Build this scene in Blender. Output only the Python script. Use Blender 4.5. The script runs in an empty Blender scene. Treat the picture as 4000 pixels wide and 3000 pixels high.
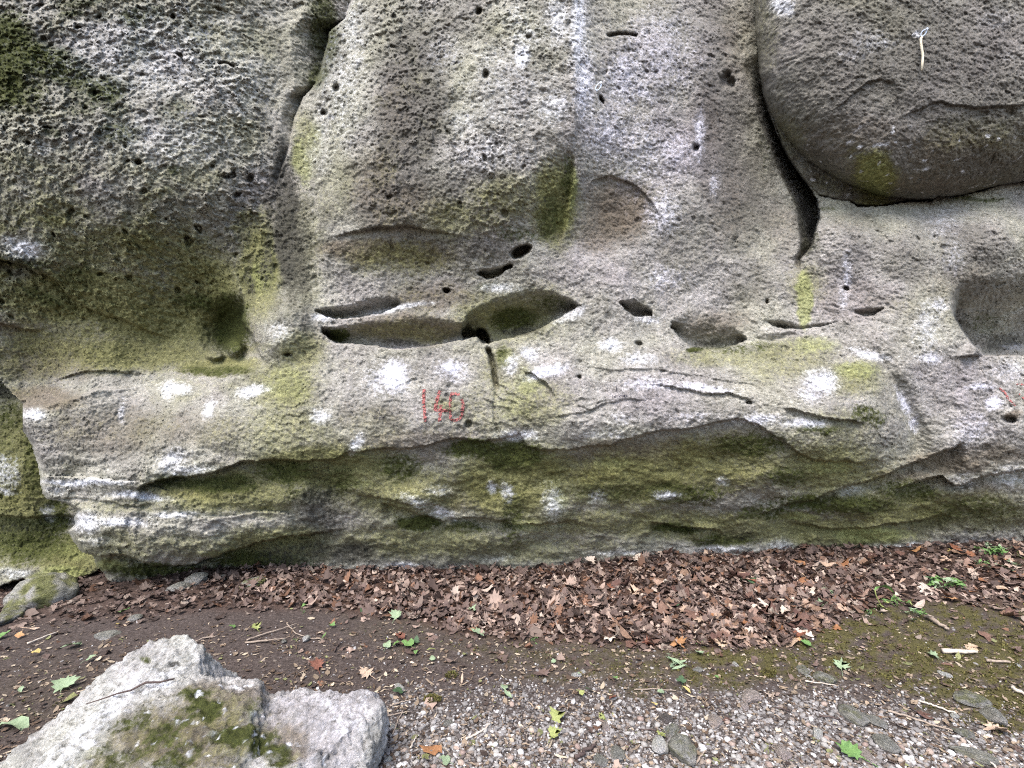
import bpy, bmesh, math, random
import numpy as np
from mathutils import Vector, Matrix

random.seed(7)
rng = np.random.default_rng(11)
scene = bpy.context.scene
COL = scene.collection

# ------------------------------------------------------------------ camera, sky, sun, exposure
CAM_Z = 1.6
W0, H0, F = 2212.0, 1659.0, 1068.0          # traced photo size and focal length in the same units
CU, CV = W0 / 2, H0 / 2

cam_d = bpy.data.cameras.new("camera")
cam_d.sensor_width = 36.0
cam_d.lens = 36.0 * F / W0
cam_d.clip_start = 0.05
cam_d.clip_end = 500.0
cam = bpy.data.objects.new("camera", cam_d)
cam.location = (0, 0, CAM_Z)
cam.rotation_euler = (math.radians(90), 0, 0)
COL.objects.link(cam)
scene.camera = cam

SUN_EL, SUN_AZ = math.radians(57), math.radians(203)
world = bpy.data.worlds.new("World")
scene.world = world
world.use_nodes = True
wn = world.node_tree
bg = wn.nodes["Background"]
sky = wn.nodes.new("ShaderNodeTexSky")
sky.sky_type = 'NISHITA'
sky.sun_disc = False
sky.sun_elevation = SUN_EL
sky.sun_rotation = SUN_AZ
sky.air_density = 1.0
sky.dust_density = 3.0
sky.ozone_density = 1.0
wn.links.new(sky.outputs[0], bg.inputs[0])
bg.inputs[1].default_value = 0.15

sun_d = bpy.data.lights.new("sun", 'SUN')
sun_d.energy = 1.5
sun_d.angle = math.radians(34)
sun_d.color = (1.0, 0.97, 0.92)
sun = bpy.data.objects.new("sun", sun_d)
sdir = Vector((math.sin(SUN_AZ) * math.cos(SUN_EL), math.cos(SUN_AZ) * math.cos(SUN_EL), math.sin(SUN_EL)))
sun.rotation_euler = sdir.to_track_quat('Z', 'Y').to_euler()
sun.location = (-3, -6, 12)
COL.objects.link(sun)

vs_ = scene.view_settings
vs_.view_transform = 'Standard'
vs_.look = 'None'
vs_.gamma = 1.0
vs_.use_curve_mapping = False
vs_.exposure = 1.5
scene.cycles.use_denoising = False
scene.cycles.filter_width = 1.1

# ------------------------------------------------------------------ noise
_p = np.arange(256); np.random.default_rng(3).shuffle(_p)
PERM = np.concatenate([_p, _p, _p]).astype(np.int32)
_g = np.random.default_rng(5).normal(size=(256, 3)); _g /= np.linalg.norm(_g, axis=1)[:, None]
GRAD = (_g * 1.5).astype(np.float32)

def perlin(x, y, z, seed=0):
    x = np.asarray(x, np.float32) + seed * 17.31; y = np.asarray(y, np.float32) + seed * 5.77; z = np.asarray(z, np.float32) + seed * 9.13
    x, y, z = np.broadcast_arrays(x, y, z)
    xi = np.floor(x).astype(np.int32); yi = np.floor(y).astype(np.int32); zi = np.floor(z).astype(np.int32)
    xf = x - xi; yf = y - yi; zf = z - zi
    xi &= 255; yi &= 255; zi &= 255
    fu = xf * xf * xf * (xf * (xf * 6 - 15) + 10); fv = yf * yf * yf * (yf * (yf * 6 - 15) + 10); fw = zf * zf * zf * (zf * (zf * 6 - 15) + 10)
    def c(dx, dy, dz):
        h = PERM[PERM[PERM[xi + dx] + yi + dy] + zi + dz]
        g = GRAD[h]
        return g[..., 0] * (xf - dx) + g[..., 1] * (yf - dy) + g[..., 2] * (zf - dz)
    a = c(0, 0, 0) * (1 - fu) + c(1, 0, 0) * fu
    b = c(0, 1, 0) * (1 - fu) + c(1, 1, 0) * fu
    d = c(0, 0, 1) * (1 - fu) + c(1, 0, 1) * fu
    e = c(0, 1, 1) * (1 - fu) + c(1, 1, 1) * fu
    return (a * (1 - fv) + b * fv) * (1 - fw) + (d * (1 - fv) + e * fv) * fw

def fbm(x, y, z, octv=4, gain=0.5, lac=2.03, seed=0):
    s = 0; a = 1.0; f = 1.0; t = 0
    for i in range(octv):
        s = s + a * perlin(x * f, y * f, z * f, seed + i * 3); t += a
        a *= gain; f *= lac
    return s / t

def sm(a, b, x):
    t = np.clip((x - a) / (b - a), 0, 1)
    return t * t * (3 - 2 * t)

def ip(pts, x):
    p = sorted(pts)
    return np.interp(x, [q[0] for q in p], [q[1] for q in p])

def world_pt(u, v, D):
    return np.stack([(u - CU) / F * D, D, CAM_Z - (v - CV) / F * D], -1)

# ------------------------------------------------------------------ mesh helpers
def mesh_np(name, verts, faces, smooth=True):
    """verts (n,3), faces (m,k) with k = 3 or 4"""
    me = bpy.data.meshes.new(name)
    verts = np.ascontiguousarray(verts, np.float32); faces = np.ascontiguousarray(faces, np.int32)
    m, k = faces.shape
    me.vertices.add(len(verts)); me.vertices.foreach_set("co", verts.ravel())
    me.loops.add(m * k); me.loops.foreach_set("vertex_index", faces.ravel())
    me.polygons.add(m)
    me.polygons.foreach_set("loop_start", np.arange(m, dtype=np.int32) * k)
    me.polygons.foreach_set("loop_total", np.full(m, k, np.int32))
    me.polygons.foreach_set("use_smooth", np.full(m, smooth, bool))
    me.update(calc_edges=True)
    return me

def add_attr(me, name, rgba):
    a = me.attributes.new(name, 'FLOAT_COLOR', 'POINT')
    a.data.foreach_set("color", np.ascontiguousarray(rgba, np.float32).ravel())

def link(name, me, mat=None, parent=None):
    o = bpy.data.objects.new(name, me)
    COL.objects.link(o)
    if mat is not None and me is not None and len(me.materials) == 0:
        me.materials.append(mat)
    if parent is not None:
        o.parent = parent
    return o

def tag(o, label=None, cat=None, group=None, kind=None):
    if label: o["label"] = label
    if cat: o["category"] = cat
    if group: o["group"] = group
    if kind: o["kind"] = kind
    return o

def empty(name, loc=(0, 0, 0)):
    o = bpy.data.objects.new(name, None)
    o.empty_display_size = 0.05
    o.location = loc
    COL.objects.link(o)
    return o

# ------------------------------------------------------------------ materials
class NT:
    def __init__(s, name):
        s.m = bpy.data.materials.new(name); s.m.use_nodes = True
        s.t = s.m.node_tree; s.b = s.t.nodes["Principled BSDF"]
        s.b.inputs["Roughness"].default_value = 0.9
        s.b.inputs["Specular IOR Level"].default_value = 0.25
    def n(s, typ, **kw):
        x = s.t.nodes.new(typ)
        for k, v in kw.items(): setattr(x, k, v)
        return x
    def l(s, a, b): s.t.links.new(a, b)
    def noise(s, vec, scale, detail=5, rough=0.6):
        x = s.n("ShaderNodeTexNoise"); x.inputs["Scale"].default_value = scale; x.inputs["Detail"].default_value = detail
        x.inputs["Roughness"].default_value = rough
        if vec is not None: s.l(vec, x.inputs["Vector"])
        return x.outputs["Fac"]
    def ramp(s, fac, stops):
        x = s.n("ShaderNodeValToRGB"); e = x.color_ramp.elements
        while len(e) < len(stops): e.new(0.5)
        for i, (p, c) in enumerate(stops):
            e[i].position = p; e[i].color = (*c, 1) if len(c) == 3 else c
        s.l(fac, x.inputs[0]); return x.outputs[0]
    def mix(s, fac, a, b, mode='MIX'):
        x = s.n("ShaderNodeMix", data_type='RGBA', blend_type=mode)
        for sock, val in ((x.inputs[0], fac), (x.inputs[6], a), (x.inputs[7], b)):
            if isinstance(val, (int, float)): sock.default_value = val
            elif isinstance(val, tuple): sock.default_value = (*val, 1)
            else: s.l(val, sock)
        return x.outputs[2]
    def math(s, op, a, b=0.0, c=0.0):
        x = s.n("ShaderNodeMath", operation=op)
        for i, val in enumerate((a, b, c)):
            if isinstance(val, (int, float)): x.inputs[i].default_value = val
            else: s.l(val, x.inputs[i])
        return x.outputs[0]
    def attr(s, name):
        x = s.n("ShaderNodeAttribute", attribute_name=name)
        q = s.n("ShaderNodeSeparateColor"); s.l(x.outputs["Color"], q.inputs[0])
        return q.outputs[0], q.outputs[1], q.outputs[2], x.outputs["Alpha"]
    def bump(s, h, dist, strength=1.0):
        x = s.n("ShaderNodeBump"); x.inputs["Distance"].default_value = dist; x.inputs["Strength"].default_value = strength
        s.l(h, x.inputs["Height"]); s.l(x.outputs[0], s.b.inputs["Normal"])
    def col(s, c):
        if isinstance(c, tuple): s.b.inputs["Base Color"].default_value = (*c, 1)
        else: s.l(c, s.b.inputs["Base Color"])

def rock_material(name, lo=(0.115, 0.110, 0.092), hi=(0.46, 0.445, 0.405), bump=0.013, k=1.0):
    t = NT(name)
    tc = t.n("ShaderNodeTexCoord").outputs["Object"]
    n1 = t.noise(tc, 3.5 * k, 6, .65); n2 = t.noise(tc, 30.0 * k, 6, 0.75); n3 = t.noise(tc, 75.0 * k, 4, 0.8)
    mp = t.n("ShaderNodeMapping"); mp.inputs["Scale"].default_value = (1, 0.6, 1.7); t.l(tc, mp.inputs[0])
    n4 = t.noise(mp.outputs[0], 26.0 * k, 7, 0.8); n5 = t.noise(mp.outputs[0], 70.0 * k, 3, 0.7)
    f = t.math('ADD', t.math('MULTIPLY', n1, 0.45), t.math('MULTIPLY', n2, 0.55))
    mid = tuple(a * .45 + b * .55 for a, b in zip(lo, hi))
    base = t.ramp(f, [(0.34, lo), (0.5, mid), (0.66, hi)])
    hue = t.ramp(t.noise(tc, 1.3 * k, 4, .6), [(0.35, (1.02, 1.03, 0.90)), (0.5, (1.0, 1.0, 0.98)), (0.66, (1.0, 0.97, 1.03))])
    base = t.mix(1.0, base, hue, 'MULTIPLY')
    a = t.attr("mask_a"); b = t.attr("mask_b")
    def rag(m, amt=0.5, lo_=0.06, hi_=0.80):
        x = t.math('ADD', m, t.math('MULTIPLY', t.math('SUBTRACT', n2, 0.5), amt * 2.2))
        r = t.n("ShaderNodeMapRange", interpolation_type='SMOOTHSTEP'); r.inputs[1].default_value = lo_; r.inputs[2].default_value = hi_
        t.l(x, r.inputs[0]); return t.math('MULTIPLY', r.outputs[0], t.math('MINIMUM', t.math('MULTIPLY', m, 5.0), 1.0))
    gr = t.ramp(n3, [(0.3, (0.060, 0.056, 0.050)), (0.7, (0.165, 0.153, 0.138))])
    c = t.mix(t.math('MULTIPLY', rag(b[1]), 0.85), base, gr)                    # dull grey crust
    br = t.ramp(n2, [(0.3, (0.075, 0.056, 0.034)), (0.7, (0.20, 0.158, 0.108))])
    c = t.mix(t.math('MULTIPLY', rag(a[2]), 0.75), c, br)                       # brown
    al = t.ramp(n2, [(0.3, (0.066, 0.069, 0.014)), (0.5, (0.160, 0.158, 0.044)), (0.72, (0.33, 0.32, 0.150))])
    c = t.mix(t.math('MULTIPLY', rag(a[1]), 0.85), c, al)                       # olive algae
    yg = t.ramp(n2, [(0.3, (0.15, 0.17, 0.045)), (0.7, (0.37, 0.385, 0.17))])
    c = t.mix(t.math('MULTIPLY', rag(b[2], 0.4), 0.8), c, yg)                   # yellow green film
    ms = t.ramp(n3, [(0.25, (0.022, 0.028, 0.007)), (0.6, (0.066, 0.075, 0.018)), (0.8, (0.15, 0.15, 0.05))])
    c = t.mix(rag(a[0], 0.9, 0.20, 0.75), c, ms)                                # moss
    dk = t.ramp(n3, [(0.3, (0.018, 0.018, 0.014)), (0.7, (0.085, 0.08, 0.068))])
    c = t.mix(t.math('MULTIPLY', rag(b[0], 1.0, 0.2, 0.8), 0.9), c, dk)         # black crust, plus shade painted in niches and slots
    ch = t.ramp(n2, [(0.3, (0.56, 0.575, 0.64)), (0.6, (0.85, 0.865, 0.93))])
    c = t.mix(rag(a[3], 0.8, 0.05, 1.1), c, ch)                                 # white chalk / bare lime, plus painted lit edges
    sp = t.ramp(t.math('ADD', t.math('MULTIPLY', n4, .55), t.math('MULTIPLY', n5, .45)), [(0.36, (0.16, 0.155, 0.14)), (0.44, (0.70, 0.70, 0.68)), (0.55, (1.0, 1.0, 1.0)), (0.64, (1.6, 1.6, 1.6))])
    c = t.mix(t.math('MULTIPLY', t.math('SUBTRACT', 1.0, b[3]), 1.0), c, t.mix(1.0, c, (0.985, 0.965, 1.06), 'MULTIPLY'))
    c = t.mix(0.95, c, sp, 'MULTIPLY')                                          # grains and dark specks
    t.col(c)
    h = t.math('ADD', n4, t.math('MULTIPLY', n5, 0.5))
    t.bump(h, bump, 1.0)
    return t.m

M_ROCK = rock_material("limestone")
M_BLD = rock_material("grey_brown_limestone", lo=(0.085, 0.08, 0.07), hi=(0.33, 0.315, 0.29))
M_WHITE = rock_material("pale_limestone", lo=(0.20, 0.195, 0.185), hi=(0.58, 0.57, 0.555), bump=0.014)

def simple_mat(name, lo, hi, scale=30.0, bump=0.0, rough=0.85, use_rand=0.0, tint=None, trans=0.0):
    t = NT(name)
    tc = t.n("ShaderNodeTexCoord").outputs["Object"]
    n = t.noise(tc, scale, 5, 0.7)
    c = t.ramp(n, [(0.3, lo), (0.7, hi)])
    if use_rand:
        oi = t.n("ShaderNodeObjectInfo").outputs["Random"]
        hv = t.n("ShaderNodeHueSaturation")
        t.l(c, hv.inputs["Color"])
        t.l(t.math('ADD', t.math('MULTIPLY', oi, use_rand), 1.0 - use_rand / 2), hv.inputs["Value"])
        t.l(t.math('ADD', t.math('MULTIPLY', oi, 0.03), 0.485), hv.inputs["Hue"])
        c = hv.outputs[0]
    if tint:
        at = t.n("ShaderNodeAttribute", attribute_name=tint)
        c = t.mix(1.0, c, at.outputs["Color"], 'MULTIPLY')
    t.col(c); t.b.inputs["Roughness"].default_value = rough
    if bump: t.bump(n, bump)
    return t.m

# ------------------------------------------------------------------ the ground surface
BASE_V = [(-900, 1330), (0, 1292), (250, 1252), (550, 1228), (850, 1222), (1150, 1224), (1350, 1196), (1600, 1187), (1950, 1182), (2212, 1160), (3100, 1120)]
def ground_z(x, y):
    x = np.asarray(x, float); y = np.asarray(y, float)
    u = CU + x / 4.4 * F
    zb = CAM_Z - (ip(BASE_V, u) - CV) / F * 4.4
    t = np.clip((y - 1.6) / 2.8, 0, 1)
    z = zb * (0.18 + 0.82 * t * t * (3 - 2 * t)) * np.where(y < 0, np.clip(1 + y / 6, 0, 1), 1)
    z = z + 0.02 * fbm(x * 0.9, y * 0.9, 0 * x, 3, seed=40)
    return z

def ground_hit(u, v):
    D = 3.0
    for _ in range(60):
        x = (u - CU) / F * D
        z = float(ground_z(x, D))
        Dn = (CAM_Z - z) * F / max(v - CV, 1)
        D = 0.5 * D + 0.5 * min(Dn, 6.0)
    return np.array([(u - CU) / F * D, D, float(ground_z((u - CU) / F * D, D))])

LIT_LO = [(-400, 1350), (0, 1350), (300, 1335), (560, 1312), (700, 1318), (850, 1335), (1000, 1372), (1200, 1388), (1450, 1402), (1700, 1402), (1800, 1350), (1900, 1312), (2050, 1305), (2212, 1320), (2600, 1330)]
def uv_of(x, y, z):
    return CU + x / y * F, CV - (z - CAM_Z) / y * F
def litter_d(u, v):
    lo = ip(LIT_LO, u) + 14 * fbm(u / 90, v / 90, 0 * u, 2, seed=60)
    d = sm(lo + 16, lo - 22, v)
    d = d * ip([(-400, .4), (0, .5), (350, .55), (520, .9), (700, 1), (1800, 1), (1900, .75), (2212, .7)], u)
    return np.clip(d, 0, 1)
def moss_d(u, v):
    lo = ip(LIT_LO, u) - 15
    hi = ip([(-100, 1200), (600, 1290), (800, 1380), (1000, 1425), (1100, 1450), (1500, 1505), (1640, 1480), (1750, 1445), (1900, 1470), (2212, 1580), (2600, 1650)], u)
    n = fbm(u / 120, v / 45, 0 * u, 3, seed=61)
    d = sm(lo - 10, lo + 25, v) * sm(hi + 30, hi - 25, v + 60 * n)
    d = d * ip([(600, 0), (850, .25), (1100, .42), (1400, .6), (1750, .85), (2212, .85)], u)
    for (cx, cy, rx, ry, a) in ((1850, 1365, 110, 40, 1.2), (2080, 1430, 160, 60, .9), (2100, 1330, 60, 25, .9), (1530, 1440, 60, 30, .7), (2150, 1530, 130, 60, .7), (150, 1520, 200, 90, .25), (1680, 1425, 120, 25, .8)):
        d = d + a * np.exp(-((u - cx) / rx) ** 2 - ((v - cy) / ry) ** 2)
    return np.clip(d * (0.55 + 1.7 * fbm(u / 34, v / 18, 0 * u, 4, .65, seed=64)), 0, 1)
def gravel_d(u, v):
    lo = ip([(-400, 2000), (600, 1800), (800, 1560), (870, 1500), (1000, 1495), (1300, 1478), (1500, 1500), (1700, 1475), (1900, 1500), (2212, 1545), (2600, 1560)], u)
    n = fbm(u / 110, v / 50, 0 * u, 3, seed=62)
    d = sm(lo - 45, lo + 75, v + 70 * n)
    return np.clip(d * ip([(1900, 1), (2212, .72)], u), 0, 1)

xs = np.concatenate([np.linspace(-60, -5.6, 20), np.linspace(-5.5, 5.5, 900), np.linspace(5.6, 60, 20)])
ys = np.concatenate([np.linspace(-60, 0.9, 24), 1.0 + 4.3 * np.linspace(0, 1, 420) ** 1.25, np.linspace(5.5, 9, 6)])
X, Y = np.meshgrid(xs, ys)
Z = ground_z(X, Y)
Yc = np.maximum(Y, 0.4)
U, V = uv_of(X, Yc, Z)
infr = (Y > 0.95)
gl = np.where(infr, litter_d(U, V), 0.3); gm = np.where(infr, moss_d(U, V), 0.2); gg = np.where(infr, gravel_d(U, V), 0.3)
Z = Z + 0.010 * fbm(X * 9, Y * 9, 0 * X, 4, 0.6, seed=41) * infr + 0.014 * gl * fbm(X * 14, Y * 14, 0 * X, 3, seed=43) * infr
Z = Z + gm * 0.016 * (0.4 + fbm(X * 22, Y * 22, 0 * X, 3, 0.6, seed=42)) * infr
ny, nx = X.shape
idx = np.arange(ny * nx).reshape(ny, nx)
quads = np.stack([idx[:-1, :-1], idx[:-1, 1:], idx[1:, 1:], idx[1:, :-1]], -1).reshape(-1, 4)
me = mesh_np("ground", np.stack([X, Y, Z], -1).reshape(-1, 3), quads)
add_attr(me, "mask_a", np.stack([gl, gm, gg, np.ones_like(gl)], -1).reshape(-1, 4))

def ground_material():
    t = NT("forest_soil")
    tc = t.n("ShaderNodeTexCoord").outputs["Object"]
    n1 = t.noise(tc, 9, 6, .7); n2 = t.noise(tc, 60, 6, .75); n3 = t.noise(tc, 170, 4, .7)
    a = t.attr("mask_a")
    soil = t.ramp(n2, [(0.28, (0.024, 0.018, 0.016)), (0.5, (0.060, 0.046, 0.041)), (0.72, (0.14, 0.115, 0.104))])
    lit = t.ramp(n2, [(0.3, (0.030, 0.018, 0.013)), (0.7, (0.10, 0.058, 0.042))])
    vo = t.n("ShaderNodeTexVoronoi"); vo.inputs["Scale"].default_value = 75; t.l(tc, vo.inputs["Vector"])
    sc = t.n("ShaderNodeSeparateColor"); t.l(vo.outputs["Color"], sc.inputs[0])
    stone = t.ramp(sc.outputs[0], [(0.0, (0.075, 0.067, 0.062)), (0.6, (0.155, 0.14, 0.135)), (1.0, (0.32, 0.30, 0.295))])
    edge = t.ramp(vo.outputs["Distance"], [(0.35, (1, 1, 1)), (0.65, (0.30, 0.28, 0.26))])
    grav = t.mix(1.0, stone, edge, 'MULTIPLY')
    grav = t.mix(t.ramp(n1, [(0.42, (0, 0, 0)), (0.62, (0.8, 0.8, 0.8))]), grav, soil)
    ms = t.ramp(n3, [(0.3, (0.030, 0.027, 0.009)), (0.7, (0.105, 0.093, 0.032))])
    c = t.mix(a[2], soil, grav)
    c = t.mix(t.math('MULTIPLY', a[1], 0.95), c, ms)
    c = t.mix(a[0], c, lit)
    t.col(c)
    h = t.math('ADD', n2, t.math('MULTIPLY', t.math('SUBTRACT', 1.0, vo.outputs["Distance"]), t.math('MULTIPLY', a[2], 0.9)))
    t.bump(h, 0.008, 1.0)
    return t.m
tag(link("ground", me, ground_material()), "brown forest floor of soil, litter, moss and gravel below the rock face", None, None, "structure")

# ------------------------------------------------------------------ the rock face
CTRL = """
-150,-150,3.85 0,-150,3.85 300,-150,3.95 560,-150,4.2 700,-150,4.4 800,-150,4.2 1000,-150,4.0 1235,-150,4.0 1330,-150,4.2 1500,-150,4.4 1640,-150,4.6 2000,-150,4.7 2360,-150,4.7
-150,0,3.78 0,0,3.78 300,0,3.92 550,0,4.18 650,0,4.35 760,0,4.15 900,0,3.95 1100,0,3.86 1237,0,3.88 1320,0,4.1 1500,0,4.3 1620,0,4.5 2000,0,4.6 2360,0,4.6
0,200,3.70 300,200,3.85 520,200,4.08 640,200,4.28 700,200,4.10 900,200,3.85 1100,200,3.72 1244,200,3.76 1340,200,3.98 1500,200,4.18 1620,200,4.42 2000,200,4.6 2360,200,4.6
-150,400,3.70 0,400,3.70 300,400,3.80 500,400,4.00 600,400,4.22 700,400,4.03 820,400,3.86 1000,400,3.72 1120,400,3.70 1235,400,3.86 1300,400,4.02 1370,400,4.07 1450,400,4.08 1560,400,4.22 1660,400,4.45 1850,400,4.5 2000,400,4.6 2360,400,4.6
0,500,3.84 300,500,3.95 480,500,4.10 590,500,4.18 700,500,4.05 820,500,3.92 1000,500,3.82 1120,500,3.86 1210,500,3.98 1310,500,4.08 1420,500,4.04 1560,500,4.16 1700,500,4.35 1800,500,4.12 1950,500,4.05 2150,500,4.05 2360,500,4.0
-150,600,4.05 0,600,4.02 300,600,4.15 480,600,4.28 580,600,4.10 660,600,4.10 800,600,4.10 950,600,4.05 1080,600,3.98 1200,600,3.96 1330,600,3.98 1480,600,4.10 1640,600,4.16 1740,600,4.16 1900,600,4.05 2050,600,4.02 2200,600,4.12 2360,600,4.12
0,690,4.18 300,690,4.32 460,690,4.45 580,690,4.02 700,690,4.02 900,690,4.0 1080,690,3.95 1260,690,3.88 1400,690,3.98 1560,690,4.10 1700,690,4.08 1850,690,4.02 1980,690,3.92 2080,690,3.95 2200,690,4.1
0,780,4.36 300,780,4.42 460,780,4.36 570,780,3.98 700,780,3.88 900,780,3.84 1080,780,3.82 1260,780,3.78 1400,780,3.82 1560,780,3.90 1700,780,3.86 1850,780,3.82 1980,780,3.86 2080,780,3.88 2200,780,3.92 2360,780,3.9
60,850,4.40 300,830,4.30 480,820,4.05 700,850,3.76 900,850,3.72 1080,850,3.74 1260,850,3.68 1400,850,3.70 1560,850,3.70 1700,850,3.68 1850,850,3.68 1960,850,3.84 2060,850,3.82 2200,850,3.84
60,900,4.06 200,890,4.02 400,890,3.92 560,890,3.82 700,910,3.72 900,920,3.66 1080,920,3.68 1260,920,3.62 1400,910,3.64 1560,890,3.64 1700,900,3.62 1820,920,3.62 1900,930,3.70 1980,920,3.86 2060,910,3.80 2200,900,3.80
70,980,4.02 200,980,3.96 400,980,3.82 560,980,3.76 700,975,3.72 1820,985,3.70 1980,990,3.92 2060,960,3.84 2200,960,3.82 2360,960,3.8
100,1050,4.0 250,1050,3.86 400,1050,3.86 560,1050,3.92 700,1050,3.96 900,1040,3.92 1080,1040,3.94 1260,1040,3.90 1400,1020,3.90 1560,1010,3.90 1700,1040,3.88 1850,1050,3.95 1980,1040,4.02 2100,1040,3.95 2200,1030,3.95
160,1120,3.98 300,1120,3.84 450,1130,3.84 600,1130,3.98 750,1120,4.06 900,1110,4.0 1080,1120,4.02 1260,1110,4.02 1400,1090,4.02 1560,1090,4.02 1700,1100,4.04 1850,1110,4.10 1980,1100,4.14 2100,1100,4.10 2200,1100,4.10
190,1190,3.98 300,1190,3.88 450,1190,3.96 600,1190,4.25 750,1190,4.26 900,1190,4.22 1080,1180,4.22 1260,1170,4.22 1400,1160,4.24 1560,1150,4.22 1700,1150,4.26 1850,1150,4.28 1980,1150,4.30 2100,1140,4.28 2200,1140,4.26 2360,1130,4.26
200,1250,4.3 450,1250,4.5 700,1250,4.36 1000,1250,4.34 1300,1240,4.34 1600,1230,4.34 1900,1220,4.38 2200,1200,4.36 -150,1330,4.6 500,1330,4.7 1100,1330,4.6 1700,1330,4.6 2360,1330,4.6
"""
CP = np.array([[float(q) for q in p.split(",")] for p in CTRL.split()])
def tps(cp):
    P = cp[:, :2] / 500.0; n = len(P)
    def k(r2): return 0.5 * r2 * np.log(r2 + 1e-9)
    d2 = ((P[:, None] - P[None]) ** 2).sum(-1)
    A = np.zeros((n + 3, n + 3)); A[:n, :n] = k(d2) + np.eye(n) * 0.002
    A[:n, n] = 1; A[:n, n + 1:] = P; A[n, :n] = 1; A[n + 1:, :n] = P.T
    w = np.linalg.solve(A, np.concatenate([cp[:, 2], np.zeros(3)]))
    gu = np.arange(-160, 2380, 9.0); gv = np.arange(-160, 1345, 9.0)
    GU, GV = np.meshgrid(gu / 500.0, gv / 500.0); Q = np.stack([GU.ravel(), GV.ravel()], -1)
    out = w[n] + Q @ w[n + 1:]
    for i in range(n):
        out = out + w[i] * k(((Q - P[i]) ** 2).sum(-1))
    G = out.reshape(GU.shape)
    def ev(u, v):
        a = (np.clip(u, -150, 2360) - gu[0]) / 9.0; b = (np.clip(v, -150, 1330) - gv[0]) / 9.0
        i = np.clip(a.astype(int), 0, len(gu) - 2); j = np.clip(b.astype(int), 0, len(gv) - 2)
        fa = a - i; fb = b - j
        return (G[j, i] * (1 - fa) + G[j, i + 1] * fa) * (1 - fb) + (G[j + 1, i] * (1 - fa) + G[j + 1, i + 1] * fa) * fb
    return ev
BASE = tps(CP)

def pocket(u, v, top, bot, depth, soft=1.0, h0=18.0, sharp=3.0):
    """hollow whose roof deepens downwards and whose front lip cuts off along bot"""
    yt = ip(top, u); yb = ip(bot, u); h = yb - yt
    lo = max(min(p[0] for p in top), min(p[0] for p in bot)); hi = min(max(p[0] for p in top), max(p[0] for p in bot))
    t = np.clip((v - yt) / np.maximum(h, 1), 0, 1)
    return depth * (t * t * (3 - 2 * t)) ** soft * sm(yb + sharp / 2, yb - sharp / 2, v) * np.clip(h / h0, 0, 1) * ((u > lo) & (u < hi) & (v > yt))

def lip(u, v, crv, prot, above, rec, below, taper=40.0):
    """a brow: stands out by prot above the curve, snaps back by rec below it"""
    lo = min(p[0] for p in crv); hi = max(p[0] for p in crv)
    w = sm(lo - 1, lo + taper, u) * sm(hi + 1, hi - taper, u)
    yc = ip(crv, u); d = v - yc
    up = -prot * np.exp(np.minimum(d, 0) / above) * (d <= 0)
    dn = rec * np.exp(-np.maximum(d, 0) / below) * sm(-1.0, 2.5, d)
    return w * (up + dn)

def blob(u, v, cx, cy, rx, ry, rot=0.0):
    c, s = math.cos(rot), math.sin(rot)
    a = ((u - cx) * c + (v - cy) * s) / rx; b = (-(u - cx) * s + (v - cy) * c) / ry
    return np.sqrt(a * a + b * b)

EDGE_L = [(870, 46), (886, 38), (910, 31), (935, 52), (966, 70), (1015, 84), (1050, 88), (1078, 98), (1087, 140), (1103, 168), (1117, 159), (1131, 164), (1148, 144), (1173, 161), (1194, 175), (1201, 200), (1225, 210), (1240, 227), (1330, 235)]
BLD_L = [(-1600, 1600), (-150, 1622), (0, 1627), (70, 1629), (158, 1638), (210, 1648), (263, 1666), (322, 1690), (357, 1711), (396, 1739), (425, 1764)]
BLD_B = [(1764, 425), (1806, 436), (1834, 438), (1851, 448), (1893, 450), (1939, 443), (1956, 438), (2012, 438), (2026, 425), (2054, 429), (2103, 420), (2159, 403), (2212, 396), (2400, 380), (3200, 340)]

LIP_MAIN = [(560, 996), (612, 994), (719, 991), (754, 975), (848, 970), (929, 960), (985, 945), (1023, 952), (1069, 952), (1121, 935), (1139, 963), (1181, 973), (1226, 970), (1314, 960), (1419, 930), (1493, 924), (1595, 905), (1650, 925), (1690, 948), (1718, 970), (1753, 990), (1830, 1000), (1903, 994), (1950, 985)]

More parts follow.
